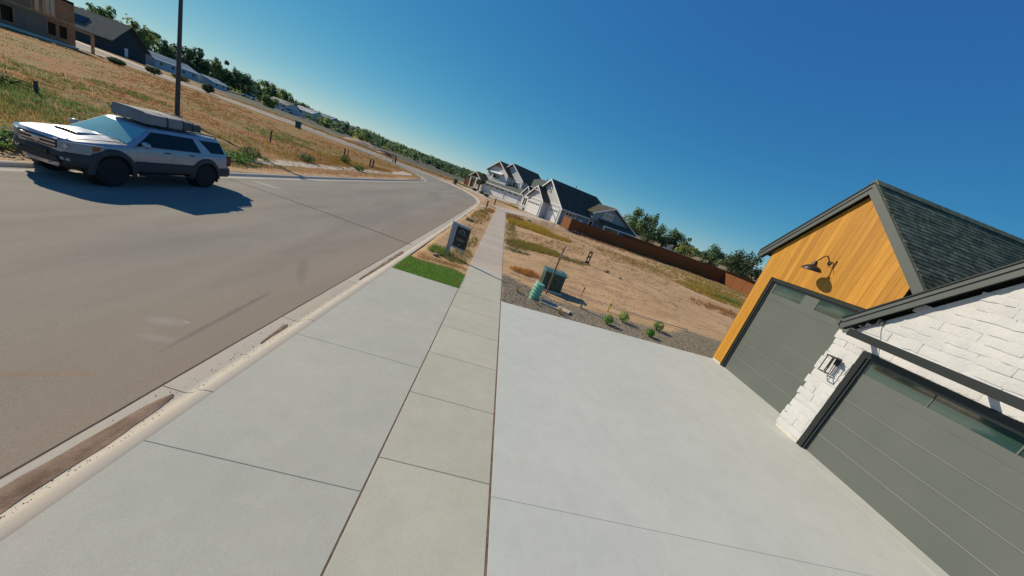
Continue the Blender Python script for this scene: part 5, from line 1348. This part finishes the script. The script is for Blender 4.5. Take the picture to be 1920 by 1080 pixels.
# white pickup-like car parked by the far row
def farcar(lab, x, y, rz, mt):
    t = thing('parked_car', lab, 'car', (x, y, G(x, y)), rz, 'cars parked by the far houses')
    b = B(); b.loft([[(-2.2, s_ * .85, .35), (-2.2, s_ * .85, .8), (-1.2, s_ * .85, .9), (2.1, s_ * .85, .88), (2.2, s_ * .85, .4)] for s_ in (-1, 1)], 0); b.obj('body', mt, t, world=False, bevel=.06)
    b = B(); b.loft([[(-1.1, s_ * .75, .9), (-.5, s_ * .68, 1.4), (1.1, s_ * .68, 1.42), (1.9, s_ * .75, .9)] for s_ in (-1, 1)], 0); b.obj('cabin', M_tint, t, world=False, bevel=.05)
    for wx in (-1.35, 1.35):
        for s_ in (-1, 1): b = B(); b.lathe([(.33, -.1), (.33, .1)], 14, Matrix.Translation((wx, s_ * .76, .33)) @ Matrix.Rotation(pi/2, 4, 'X')); b.obj('wheel', M_tyre, t, world=False)
farcar('white car parked left of the far row of houses', -104, 142, .7, M_white)
farcar('white car parked before the grey far house', -93, 147, .6, M_white)
# ================================================================== vegetation
M_leaf = leafmat('leaves', .5); M_grass = leafmat('grass_blades', .5, .9)
M_trunk = PM('tree_bark', (.10, .075, .055), .9, .3, 4, .2, 20)
def rdir(rg):
    while True:
        v = Vector((rg.uniform(-1, 1), rg.uniform(-1, 1), rg.uniform(-1, 1)))
        if .05 < v.length < 1: return v.normalized()
def leafquad(b, c, n, s, col, asp=.62):
    t = n.cross(Vector((0, 0, 1)))
    if t.length < .05: t = Vector((1, 0, 0))
    t.normalize(); u = n.cross(t)
    b.add([c - t * s * asp * .35, c + u * s * .6 - t * s * .1, c + t * s * asp, c - u * s * .6 + t * s * .1], [(0, 1, 2, 3)], 0, col)
def jit(col, rg, a=.25):
    k = 1 + rg.uniform(-a, a); return (col[0] * k * (1 + rg.uniform(-.1, .1)), col[1] * k, col[2] * k * (1 + rg.uniform(-.12, .12)), 1)
def crown(b, c, rx, rz, nclump, nleaf, s, col, rg, up=.45):
    for k in range(nclump):
        d = rdir(rg); r = rg.uniform(.35, 1.0) ** .6; p = c + Vector((d.x * rx * r, d.y * rx * r, d.z * rz * r)); cr = rx * rg.uniform(.22, .42); cc = jit(col, rg, .38)
        for j in range(nleaf):
            e = rdir(rg); q = p + e * cr * rg.uniform(.4, 1.05); n = (e + Vector((0, 0, up)) + rdir(rg) * .5).normalized(); leafquad(b, q, n, s * rg.uniform(.7, 1.3), jit(cc, rg, .15))
def tree(lab, x, y, h, rx, col, seed, nclump=34, nleaf=46, s=.42, name='tree', kind='broad', group=None, trunk=.3):
    rg = random.Random(seed); z0 = G(x, y) - .05; t = thing(name, lab, 'tree', (x, y, z0), group=group)
    b = B(); tr = h * .028 + .05; top = h * (.85 if kind == 'pine' else .6)
    b.tube([(0, 0, -.2), (tr * .3 * rg.uniform(-1, 1), 0, h * .25), (.1 * rg.uniform(-1, 1), .1, top)], [tr * 1.3, tr, tr * .3], 8)
    if kind != 'pine':
        for k in range(6):
            a = rg.uniform(0, 2 * pi); zz = h * rg.uniform(.25, .5); b.tube([(0, 0, zz), (rx * .4 * cos(a), rx * .4 * sin(a), zz + h * .14), (rx * .75 * cos(a), rx * .75 * sin(a), zz + h * .25)], [tr * .5, tr * .3, tr * .1], 5)
    b.obj('trunk', M_trunk, t, world=False)
    b = B()
    if kind == 'pine':
        lv = 15
        for k in range(lv):
            f_ = k / lv; zz = h * (.16 + .84 * f_); rr = rx * (1 - f_) ** .8 * rg.uniform(.8, 1.1) + .1; n = max(4, int(9 * (1 - f_)) + 3); a0 = rg.uniform(0, 6)
            for j in range(n):
                a = a0 + 2 * pi * j / n + rg.uniform(-.2, .2); L_ = rr * rg.uniform(.75, 1.1); cc = jit(col, rg, .3)
                for i in range(14):
                    u = rg.uniform(.15, 1); q = Vector((cos(a) * L_ * u, sin(a) * L_ * u, zz - L_ * .25 * u + L_ * .12 * u * u)) + rdir(rg) * .16 * L_; leafquad(b, q, (Vector((0, 0, 1)) + rdir(rg) * .8).normalized(), s * rg.uniform(.7, 1.2), jit(cc, rg, .15), .4)
    else:
        ch = h * (1 - trunk); crown(b, Vector((0, 0, h * trunk + ch * .5)), rx, ch * .52, nclump, nleaf, s, col, rg)
    b.obj('crown', M_leaf, t, world=False, fixn=False); return t
GR = (.155, .24, .10); GD = (.115, .19, .10); GY = (.25, .31, .105); GB = (.14, .22, .12)
TG = 'trees behind the brown fence'
tree('broad dark green tree right behind the blue-grey house', 37.5, 90, 8.6, 4.4, GR, 1, 46, 54, .48, group=TG)
tree('tall pine with tiered branches rising above the trees behind the blue-grey house', 43.2, 94, 9.8, 2.6, GD, 2, kind='pine', s=.5, name='pine_tree', group=TG)
tree('rounded green tree just right of the tall pine', 46.5, 91, 7.4, 3.6, GB, 3, 40, 50, .46, group=TG)
tree('low green tree between the pine group and the grey-green tree', 51, 90, 5.9, 3.0, GR, 4, 30, 44, .44, group=TG)
tree('bushy dark tree standing left of the large grey-green tree', 51.6, 75.5, 5.8, 2.9, GD, 5, 34, 50, .40, trunk=.15, group=TG)
tree('wide grey-green tree nearest the wooden gable', 53.6, 67, 6.0, 4.3, (.085, .12, .06), 6, 46, 60, .40, trunk=.1, group=TG)
tree('small green tree behind the fence below the pale house', 47.5, 80, 4.4, 2.2, GY, 7, 22, 40, .4, trunk=.12, group=TG)
tree('dark green tree at far right beyond the fence corner', 60, 77, 4.6, 2.6, GB, 8, 24, 40, .42, trunk=.12, group=TG)
tree('young pale tree at the corner of the two-storey house', -6.2, 78.4, 4.2, 1.0, (.10, .14, .05), 9, 14, 30, .28, trunk=.3)
tree('young thin tree between the two far houses', 4.6, 68.0, 4.2, .9, GB, 10, 14, 30, .26, trunk=.35)
# trees behind the sheds and the dark house: one by one
LG = 'trees behind the sheds across the field'
LT = [(47.6, 168, 10.5, 4.6, GR), (45.6, 165, 10.0, 4.2, GY), (44.2, 178, 9.2, 4.5, GB), (42.8, 185, 9.0, 4.6, GD), (41.0, 176, 10.6, 3.6, GD), (39.7, 186, 9.2, 4.2, GR), (38.2, 190, 9.8, 3.4, GB), (36.9, 196, 8.2, 4.4, GD), (35.2, 214, 9.2, 5.0, GR), (33.6, 220, 9.8, 5.4, GY), (32.4, 224, 8.2, 4.4, GR), (30.8, 215, 6.0, 4.0, GD)]
LN = ['large tree peeking over the dark house roof', 'yellow-green tree at the right edge of the dark house roof', 'dense tree behind the left end of the long pale shed', 'dark tree behind the middle of the long pale shed', 'tall dark tree just left of nothing but the pole', 'green tree directly behind the tall pole', 'narrow tree standing clear to the right of the pole', 'broad dark tree over the small shed', 'dense green tree left of the far row of houses', 'yellow-green rounded tree above the far row of houses', 'mid green tree sloping down behind the far row', 'low dark tree at the right end of the dense tree group']
LN[4] = 'tall dark tree right behind the right half of the long shed'
for (az, D, h, rx, col), lab in zip(LT, LN):
    x, y = -D * sin(radians(az)), D * cos(radians(az)); tree(lab, x, y, h, rx, col, int(az * 10), 34, 40, .8, trunk=.12, group=LG)
# distant wood: one mass
TOP = [(52, .04), (46, .036), (42, .03), (38, .03), (34, .027), (31.8, .0195), (28.7, .0178), (26, .0145), (24.7, .0165), (21.8, .0165), (18.7, .0105), (13.8, .0088), (9.4, .0072), (5.8, .0085), (0, .007), (-10, .006), (-20, .006), (-32, .010), (-45, .010), (-60, .012)]
def topel(az):
    for (a, u), (c, v) in zip(TOP[:-1], TOP[1:]):
        if c <= az <= a: return u + (v - u) * (a - az) / (a - c)
    return .01
b = B(); rg = random.Random(77); az = 50.0
while az > -58:
    D = rg.uniform(300, 380) if az > 24 else rg.uniform(380, 520)
    h = 3.6 + topel(az) * D * rg.uniform(.82, 1.12); x, y = -D * sin(radians(az)), D * cos(radians(az)); gz_ = G(x, y); h -= gz_
    col = rg.choice((GD, GD, GB, GR, GR, GY)); w = rg.uniform(4.5, 8)
    cc = jit(col, rg, .25)
    for k in range(9):
        d = rdir(rg); p = Vector((x + d.x * w * .8, y + d.y * w * .8, gz_ + h * (.45 + .38 * d.z))); c3 = jit(cc, rg, .3)
        for j in range(16):
            e = rdir(rg); leafquad(b, p + e * w * .42 * rg.uniform(.5, 1), (e + Vector((0, 0, .5))).normalized(), rg.uniform(1.3, 2.4), jit(c3, rg, .15))
    az -= w * .42 / D * 57.3
az = 29.0
while az > 2.5:
    D = rg.uniform(150, 270); h = (3.6 + topel(az) * D) * rg.uniform(.55, 1.02); x, y = -D * sin(radians(az)), D * cos(radians(az)); gz_ = G(x, y); h = max(2.2, h - gz_)
    cc = jit(rg.choice((GD, GD, GB, GR, GR, GY)), rg, .25); w = rg.uniform(2.2, 4.2)
    for k in range(7):
        d = rdir(rg); p = Vector((x + d.x * w * .8, y + d.y * w * .8, gz_ + h * (.45 + .40 * d.z))); c3 = jit(cc, rg, .3)
        for j in range(14):
            e = rdir(rg); leafquad(b, p + e * w * .42 * rg.uniform(.5, 1), (e + Vector((0, 0, .5))).normalized(), rg.uniform(.6, 1.2), jit(c3, rg, .15))
    az -= w * .22 / D * 57.3
tag(b.obj('distant_wood', M_leaf, fixn=False), 'continuous dark wood along the horizon', 'wood', kind='stuff')
# nearer dark hedge and pale conifers in front of the wood
HB = [('dark dense hedge tree in front of the wood, left of the pale conifers', 25.6, 190, 4.2, 3.6, GD), ('second dark hedge tree at the foot of the wood', 24.2, 195, 4.2, 3.8, GD), ('yellow-green slim conifer by the dark hedge', 26.4, 178, 3.4, 1.2, GY), ('dark spreading tree at the end of the hedge', 22.6, 200, 4.4, 4.0, GD), ('bright green round tree before the distant wood', 14.6, 215, 4.6, 2.6, GY), ('dark bushy tree right of the bright green round tree', 12.8, 220, 4.4, 3.6, GD), ('yellowish low tree near the bend of the road far off', 10.6, 210, 3.6, 2.4, GY), ('dark tree just left of the two-storey house', 7.4, 230, 4.6, 4.0, GD), ('dark low tree under the wood in the middle distance', 18.2, 225, 3.6, 3.6, GD), ('small bright tree left of the teal roofed building', 16.4, 205, 3.0, 1.8, GY),
      ('bright green garden tree before the far row of houses', 34.2, 160, 3.6, 2.6, GY), ('small bright tree right of the dark teal-roofed building', 28.2, 178, 3.2, 1.8, GY)]
for k, (lab, az, D, h, rx, col) in enumerate(HB):
    x, y = -D * sin(radians(az)), D * cos(radians(az)); tree(lab, x, y, h, rx, col, 300 + k, 20, 30, .7, trunk=.05, group='garden trees in front of the wood')

# ---- grasses
def blade(b, x, y, z, h, w, a, lean, col):
    dx, dy = cos(a), sin(a); lx, ly = -dy * lean, dx * lean
    b.add([(x - dx * w, y - dy * w, z), (x + dx * w, y + dy * w, z), (x + lx * h, y + ly * h, z + h)], [(0, 1, 2)], 0, col)
def tuft(b, x, y, h, r, n, col, rg, wk=1.0):
    z = tz(x, y) - .01; d = sqrt(x * x + y * y); w = max(.008, d * .0006) * wk
    for k in range(n):
        a = rg.uniform(0, 2 * pi); rr = r * rg.random() ** .5; blade(b, x + rr * cos(a), y + rr * sin(a), z, h * rg.uniform(.5, 1.1), w * rg.uniform(.7, 1.4), rg.uniform(0, pi), rg.uniform(-.5, .5), jit(col, rg, .22))
DRY = [(.37, .205, .085), (.35, .17, .07), (.33, .145, .062), (.38, .24, .095)]; OLV = [(.24, .20, .075), (.19, .185, .07), (.28, .225, .08)]; GRN = [(.13, .20, .06), (.17, .22, .07)]
rg = random.Random(21); b = B()
def fieldcol(x, y):
    g = nz(x, y, .16, 31) + .5 * nz(x, y, .5, 12); o = nz(x, y, .11, 50)
    if x > -24 and o + .25 * nz(x, y, .7, 3) > .12: return rg.choice(OLV)
    if g > .26: return rg.choice(GRN)
    if g > .1: return rg.choice(OLV)
    return rg.choice(DRY) if o > -.12 else DRY[rg.choice((1, 2, 2))]
n = 0
while n < 11000:
    u = rg.random(); dist = 13 + 85 * u ** 1.5; az = radians(rg.uniform(13, 66)); x, y = -dist * sin(az), dist * cos(az)
    if x > -13.6 or inroad(x, y) or y > 70 or (y > 63 and x < -70): continue
    if min(abs(x + 15.3), 9) < .8 and 43 < y < 55: continue
    c = fieldcol(x, y); tall = 1 + .6 * max(0, nz(x, y, .4, 8)); near = sm(-14, -18, x)
    if near < .3 and rg.random() < .35: continue
    tuft(b, x, y, rg.uniform(.03, .09) * tall * (.55 + .45 * near), .30 + dist * .008, 5, c, rg, 1.3); n += 1
GOLD = [(.34, .23, .06), (.30, .21, .06), (.27, .20, .06)]; RUST = [(.32, .15, .06), (.29, .13, .055), (.34, .19, .08)]
for cx, cy, rx, ry, nn, cols, h in [(-19, 13, 5.5, 3.6, 620, GOLD + OLV, .34), (-17, 10, 3, 2.5, 200, GOLD + OLV, .3), (-24.5, 18.5, 5, 3, 620, GRN, .3), (-21, 16, 3, 2, 260, GRN, .3), (-34, 33, 3, 2, 160, GRN, .25), (-26, 40, 3, 2.5, 200, GRN, .25), (-29, 23, 6, 4, 380, OLV + GOLD, .25), (-17.5, 22, 2.6, 2.6, 260, GRN + OLV, .28), (-20, 30, 4, 4, 300, OLV + GOLD, .26), (-22, 37, 5, 5, 320, RUST, .25), (-17.6, 33, 1.6, 5, 240, GOLD + RUST, .28), (-19, 41, 3, 4, 300, GOLD, .34), (-31, 32, 6, 5, 360, RUST, .2), (-37, 44, 9, 8, 520, RUST + OLV, .22), (-16.9, 46, 1.4, 4, 220, RUST + GOLD, .22), (-27, 46, 5, 6, 300, GRN + OLV, .25), (-45, 52, 10, 8, 460, RUST + DRY, .22), (-34, 26, 5, 4, 220, GRN, .25), (-13.7, 27, .5, 18, 420, RUST + DRY, .10), (-14.3, 18, .6, 5, 160, GRN + OLV, .2), (-15.6, 34, .8, 14, 260, RUST + GOLD, .16), (-14.0, 10, .5, 3, 120, OLV + GRN, .22), (-55, 60, 12, 5, 300, RUST + OLV, .25), (-25, 58, 8, 6, 340, GOLD + DRY, .25)]:
    for k in range(nn):
        a = rg.uniform(0, 2 * pi); r = rg.random() ** .6; x, y = cx + rx * r * cos(a), cy + ry * r * sin(a)
        if x < -13.2 and not inroad(x, y): tuft(b, x, y, h * rg.uniform(.4, 1.1), .22, 7, rg.choice(cols), rg, .9)
tag(b.obj('dry_field_grass', M_grass, fixn=False), 'dry golden and rust coloured grass filling the field across the road', 'grass', kind='stuff')
b = B(); n = 0
while n < 1500:     # grass of the band beyond the cross street
    x, y = rg.uniform(-70, -12), rg.uniform(81, 92)
    if inroad(x, y): continue
    tuft(b, x, y, rg.uniform(.2, .4), .6, 6, rg.choice(DRY + OLV), rg); n += 1
tag(b.obj('far_field_grass', M_grass, fixn=False), 'golden grass beyond the cross street', 'grass', kind='stuff')
b = B()
ZN = [(2.0, 41, 1.4, 3.5, 260, OLV + DRY, .45), (3.8, 37.4, 2.6, 3.0, 620, [(.50, .34, .05), (.46, .31, .05), (.34, .27, .06)], .45), (6.0, 34.8, 2.4, 1.6, 220, [(.46, .31, .05), (.36, .24, .06)], .35), (1.9, 23.2, 1.2, 1.6, 220, OLV, .28), (3.4, 24.0, 2.0, 1.7, 420, [(.36, .27, .06), (.24, .22, .06)], .28), (5.8, 23.0, 1.5, .9, 120, OLV, .22),
      (2.1, 15.4, .75, .5, 130, [(.50, .22, .07), (.45, .25, .08)], .25), (1.6, 20.6, 1.2, .6, 90, [(.14, .16, .08), (.18, .19, .08)], .16), (22, 29.5, 3.5, 3.0, 420, [(.42, .30, .07), (.36, .27, .07)], .35), (27, 34, 5, 4, 420, [(.42, .30, .08), (.30, .26, .07)], .35), (23.8, 29, 2.2, .8, 200, [(.10, .20, .05)], .35), (19, 35, 8, 5, 420, [(.40, .28, .10), (.32, .25, .08)], .22), (18, 22, 3, 2, 160, DRY, .25), (28, 42, 8, 4, 380, [(.36, .29, .10)], .25), (12, 30, 6, 5, 160, DRY, .15), (15, 46, 6, 2, 120, DRY, .2), (9, 22, 6, 5, 150, OLV + DRY, .10), (8, 17, 5, 2.5, 90, DRY, .08), (13, 38, 7, 4, 160, OLV + DRY, .16), (5, 29, 3.5, 3, 140, OLV + DRY, .16), (1.5, 30, .5, 9, 160, OLV, .22)]
for cx, cy, rx, ry, nn, cols, h in ZN:
    for k in range(int(nn * 1.7)):
        a = rg.uniform(0, 2 * pi); r = rg.random() ** .6; x, y = cx + rx * r * cos(a), cy + ry * r * sin(a)
        if x > 1.05: tuft(b, x, y, h * rg.uniform(.5, 1.1), .16, 6, rg.choice(cols), rg)
tag(b.obj('lot_weeds', M_grass, fixn=False), 'yellow and rust weeds growing in strips on the bare lot', 'weeds', kind='stuff')
b = B()
VZ = [(-2.0, 14.5, .5, .7, 200, [(.17, .26, .06), (.20, .27, .07)], .34), (-1.25, 13.9, .6, .5, 150, OLV + GRN, .2), (-1.1, 15.6, .5, 1.2, 110, OLV, .2), (-1.2, 12.95, .9, .3, 180, [(.42, .26, .09), (.36, .22, .08)], .09), (-2.2, 12.9, .4, .4, 60, [(.42, .24, .08)], .1), (-1.0, 19, .35, 2.0, 90, OLV, .18), (-1.6, 33, .9, 6, 240, [(.36, .24, .08), (.28, .21, .07)], .25), (-1.7, 38, .5, .9, 60, GRN, .25), (-2.1, 27.5, .35, .6, 50, [(.12, .17, .10)], .3), (-1.2, 42, .8, 2.5, 120, DRY, .22), (-1.5, 24, .8, 3, 60, DRY, .12)]
for cx, cy, rx, ry, nn, cols, h in VZ:
    for k in range(nn):
        a = rg.uniform(0, 2 * pi); r = rg.random() ** .6; x, y = cx + rx * r * cos(a), cy + ry * r * sin(a)
        if -2.7 < x < -.56: tuft(b, x, y, h * rg.uniform(.5, 1.1), .08, 6, rg.choice(cols), rg)
tag(b.obj('verge_weeds', M_grass, fixn=False), 'weeds and dry tufts along the verge beside the sidewalk', 'weeds', kind='stuff')
# lawn patch
b = B(); n = 0
while n < 26000:
    x = rg.uniform(-2.76, -.50); y = rg.uniform(10.37, 12.75)
    edge = 12.35 + .18 * nz(x, 0, 1.5, 6) - .25 * sm(-1.2, -.5, x)
    if y > edge + rg.uniform(-.12, .05): 
        n += 1; continue
    br = nz(x, y, 1.6, 9) + 1.1 * sm(edge - .5, edge, y) ; c = rg.choice(((.19, .37, .07), (.16, .33, .06), (.24, .38, .09))) if br < .3 or rg.random() < .45 else rg.choice(((.26, .27, .07), (.30, .24, .09)))
    blade(b, x, y, G(x, y) - .03, rg.uniform(.045, .10), rg.uniform(.006, .010), rg.uniform(0, pi), rg.uniform(-.6, .6), jit(c, rg, .28)); n += 1
tag(b.obj('lawn', M_grass, fixn=False), 'small patch of bright green lawn at the driveway edge', 'lawn', kind='stuff')
# gravel bed
M_grav = PM('grey_brown_gravel', (.235, .20, .152), .9, .35, 30, .2, 80)
b = B(); n = 0
while n < 9000:
    x = rg.uniform(1.0, 10.5) if rg.random() < .8 else rg.uniform(1.0, 3.4); y = rg.uniform(10.43, 14.3); n += 1
    if gravel_w(x, y) < .5 + rg.uniform(-.3, .3) or (8.9 < x and y < 10.45): continue
    r = rg.uniform(.012, .03); z = tz(x, y) + r * .2; a = rg.uniform(0, 6)
    P = [(x + r * cos(a + k * 2.1) * rg.uniform(.7, 1.2), y + r * sin(a + k * 2.1) * rg.uniform(.7, 1.2), z) for k in range(3)]; b.add(P + [(x, y, z + r * rg.uniform(.5, .9))], [(0, 1, 3), (1, 2, 3), (2, 0, 3)])
tag(b.obj('gravel', M_grav), 'grey-brown gravel bed along the driveway edge', 'gravel', kind='stuff')
M_clod = PM('soil_clods', (.33, .23, .155), .95, .3, 6, .2, 30)
b = B()
for k in range(4200):
    u = rg.random(); y = 13.5 + 34 * u ** 1.6; x = rg.uniform(1.2, 1.2 + y * .85)
    if gravel_w(x, y) > .2 or nz(x, y, .25, 14) < -.05 and rg.random() < .7: continue
    r = rg.uniform(.012, .05) * (1 + y * .018); z = tz(x, y); a = rg.uniform(0, 6)
    P = [(x + r * cos(a + q * 1.57) * rg.uniform(.6, 1.3), y + r * sin(a + q * 1.57) * rg.uniform(.6, 1.3), z - .005) for q in range(4)]; b.add(P + [(x + r * .2, y, z + r * rg.uniform(.3, .75))], [(0, 1, 4), (1, 2, 4), (2, 3, 4), (3, 0, 4)])
tag(b.obj('soil_clods', M_clod), 'clods of dry soil scattered over the bare lot', 'soil', kind='stuff')
b = B()
for k in range(2600):       # grit washed along both gutters
    if rg.random() < .75: x, y = -2.95 - abs(rg.gauss(.12, .16)), rg.uniform(1.5, 34)
    else: x, y = -12.5 + abs(rg.gauss(.25, .2)), rg.uniform(6, 44)
    if x < -3.9 and x > -11.8: continue
    z = (gut(x, y) if x > -3.4 else G(x, y) - .1) + .004; r = rg.uniform(.003, .011); a = rg.uniform(0, 6)
    P = [(x + r * cos(a + q * 2.1), y + r * sin(a + q * 2.1), z) for q in range(3)]; b.add(P + [(x, y, z + r * .7)], [(0, 1, 3), (1, 2, 3), (2, 0, 3)])
tag(b.obj('gutter_grit', M_clod), 'loose grit lying along the gutters', 'grit', kind='stuff')
# shrubs in the gravel, and bushes in the field
def shrub(lab, x, y, r, h, col, seed, nl=420, s=.045, group=None, name='shrub', up=.4):
    rg = random.Random(seed); t = thing(name, lab, 'shrub', (x, y, G(x, y)), group=group); b = B()
    for k in range(5):
        a = rg.uniform(0, 6.3); b.tube([(0, 0, -.05), (r * .3 * cos(a), r * .3 * sin(a), h * .4), (r * .6 * cos(a), r * .6 * sin(a), h * .8)], [r * .05, r * .04, r * .02], 5)
    b.obj('stem', M_trunk, t, world=False); b = B()
    for k in range(nl):
        e = rdir(rg); rr = rg.uniform(.45, 1.0) ** .5 * (1 + .22 * noise.noise(e * 2 + Vector((seed, 0, 0)))); q = Vector((e.x * r * rr, e.y * r * rr, h * .52 + e.z * h * .5 * rr)); leafquad(b, q, (e + Vector((0, 0, up)) + rdir(rg) * .6).normalized(), s * rg.uniform(.7, 1.3), jit(col, rg, .35))
    b.obj('foliage', M_leaf, t, world=False, fixn=False); return t
SG = 'green shrubs in the gravel bed'
shrub('round green shrub at the driveway edge, left front one of the gravel bed', 5.06, 11.1, .19, .36, (.15, .33, .06), 1, group=SG)
shrub('loose bright green shrub behind the left front shrub near the yellow stake', 5.95, 11.9, .22, .42, (.18, .37, .075), 2, group=SG)
shrub('largest loose green shrub, back right in the gravel bed', 7.5, 12.0, .23, .40, (.17, .31, .08), 3, group=SG)
shrub('small round green shrub, front right in the gravel bed', 6.72, 11.0, .17, .29, (.14, .31, .055), 4, group=SG)
def drytuft(lab, x, y, h, r, col, seed, n=120):
    rg = random.Random(seed); t = thing('grass_tuft', lab, 'grass tuft', (x, y, G(x, y)), group='dry tufts in the gravel bed'); b = B()
    for k in range(n):
        a = rg.uniform(0, 6.3); rr = r * .3 * rg.random(); L_ = rg.uniform(.5, 1); dx, dy = cos(a), sin(a); o = r * L_
        b.add([(rr*dx - dy*.006, rr*dy + dx*.006, -.02), (rr*dx + dy*.006, rr*dy - dx*.006, -.02), (dx * o, dy * o, h * L_)], [(0, 1, 2)], 0, jit(col, rg, .25))
    b.obj('blades', M_grass, t, world=False, fixn=False)
drytuft('pale straw tuft at the driveway edge below the small concrete pad', 3.15, 10.85, .28, .16, (.50, .36, .15), 1)
drytuft('pale straw tuft in the gravel near the sidewalk', 1.62, 12.0, .24, .16, (.46, .33, .14), 2)
drytuft('silvery tuft at the foot of the mint pedestal', 2.35, 11.15, .2, .13, (.38, .36, .28), 3, 70)
drytuft('silvery tuft in gravel right of the cabinet shadow', 4.3, 12.3, .2, .13, (.40, .40, .34), 4, 70)
FG = 'green bushes in the field across the road'
for k, (lab, x, y, r, h, col) in enumerate([('round grey-green bush in the field edge right of the SUV', -16.9, 29.9, .75, .62, (.12, .19, .07)), ('bright green bush right behind the rear of the SUV', -14.9, 19.9, .75, .55, (.12, .24, .05)), ('green weed clump beside the dark post in the field', -18.1, 39.2, .6, .95, (.11, .18, .05)), ('low green weed near the kerb before the two dark pedestals', -15.4, 36.6, .6, .5, (.13, .20, .06)), ('green bush at the far left kerb before the SUV', -14.2, 10.2, .8, .6, (.11, .21, .06)), ('olive bush in the field above the windscreen of the SUV', -23.5, 22.8, 1.0, .6, (.10, .16, .05)), ('green patch bush at the left edge of the field', -25.8, 19.2, 1.1, .5, (.10, .15, .04)), ('tall green weed left of the bright bush behind the SUV', -15.6, 21.8, .6, .8, (.14, .19, .06)), ('dark upright bush beside the cross street right of the sheds', -63, 75.3, 1.0, 1.7, (.05, .075, .035)), ('olive shrub by the unfinished house', -66, 62, 1.0, .9, (.10, .13, .05)), ('dark shrub beside the porch of the unfinished house', -71, 72.9, 1.2, 1.3, (.06, .09, .035)), ('olive shrub on the bank by the dark house', -78, 86, 1.6, 1.2, (.12, .14, .05))]):
    shrub(lab, x, y, r, h, col, 40 + k, 520, .09 if y < 50 else .25, FG, 'weed_bush')
GB2 = 'low planting before the far houses'
for k, (lab, x, y) in enumerate([('low shrub at the foot of the two-storey house, nearest its wide garage', -6.4, 72.6), ('low shrub in the planting strip before the wide garage of the two-storey house', -4.6, 69.8), ('low shrub in the planting strip left of the far sidewalk end', -3.4, 66.6), ('low shrub beside the entry window of the blue-grey house', 4.4, 61.4)]): shrub(lab, x, y, .6, .55, (.07, .11, .04), 80 + k, 260, .16, GB2)
b = B()
for k in range(900):
    t_ = rg.random(); x, y = lerp(-9.8, -5.4, t_) + rg.uniform(-1, 1), lerp(79.5, 73.2, t_) + rg.uniform(-1.5, 1.5); tuft(b, x - 1.5, y + 3, .12, .3, 6, (.12, .20, .05), rg, 1.4)
for k in range(700):
    x, y = rg.uniform(-1, 4), rg.uniform(58, 66); 
    if x + .9 * y < 58: continue
    tuft(b, x, y, .1, .3, 6, (.16, .19, .07), rg, 1.4)
tag(b.obj('far_lawn', M_grass, fixn=False), 'small front lawns of the far houses', 'lawn', kind='stuff')
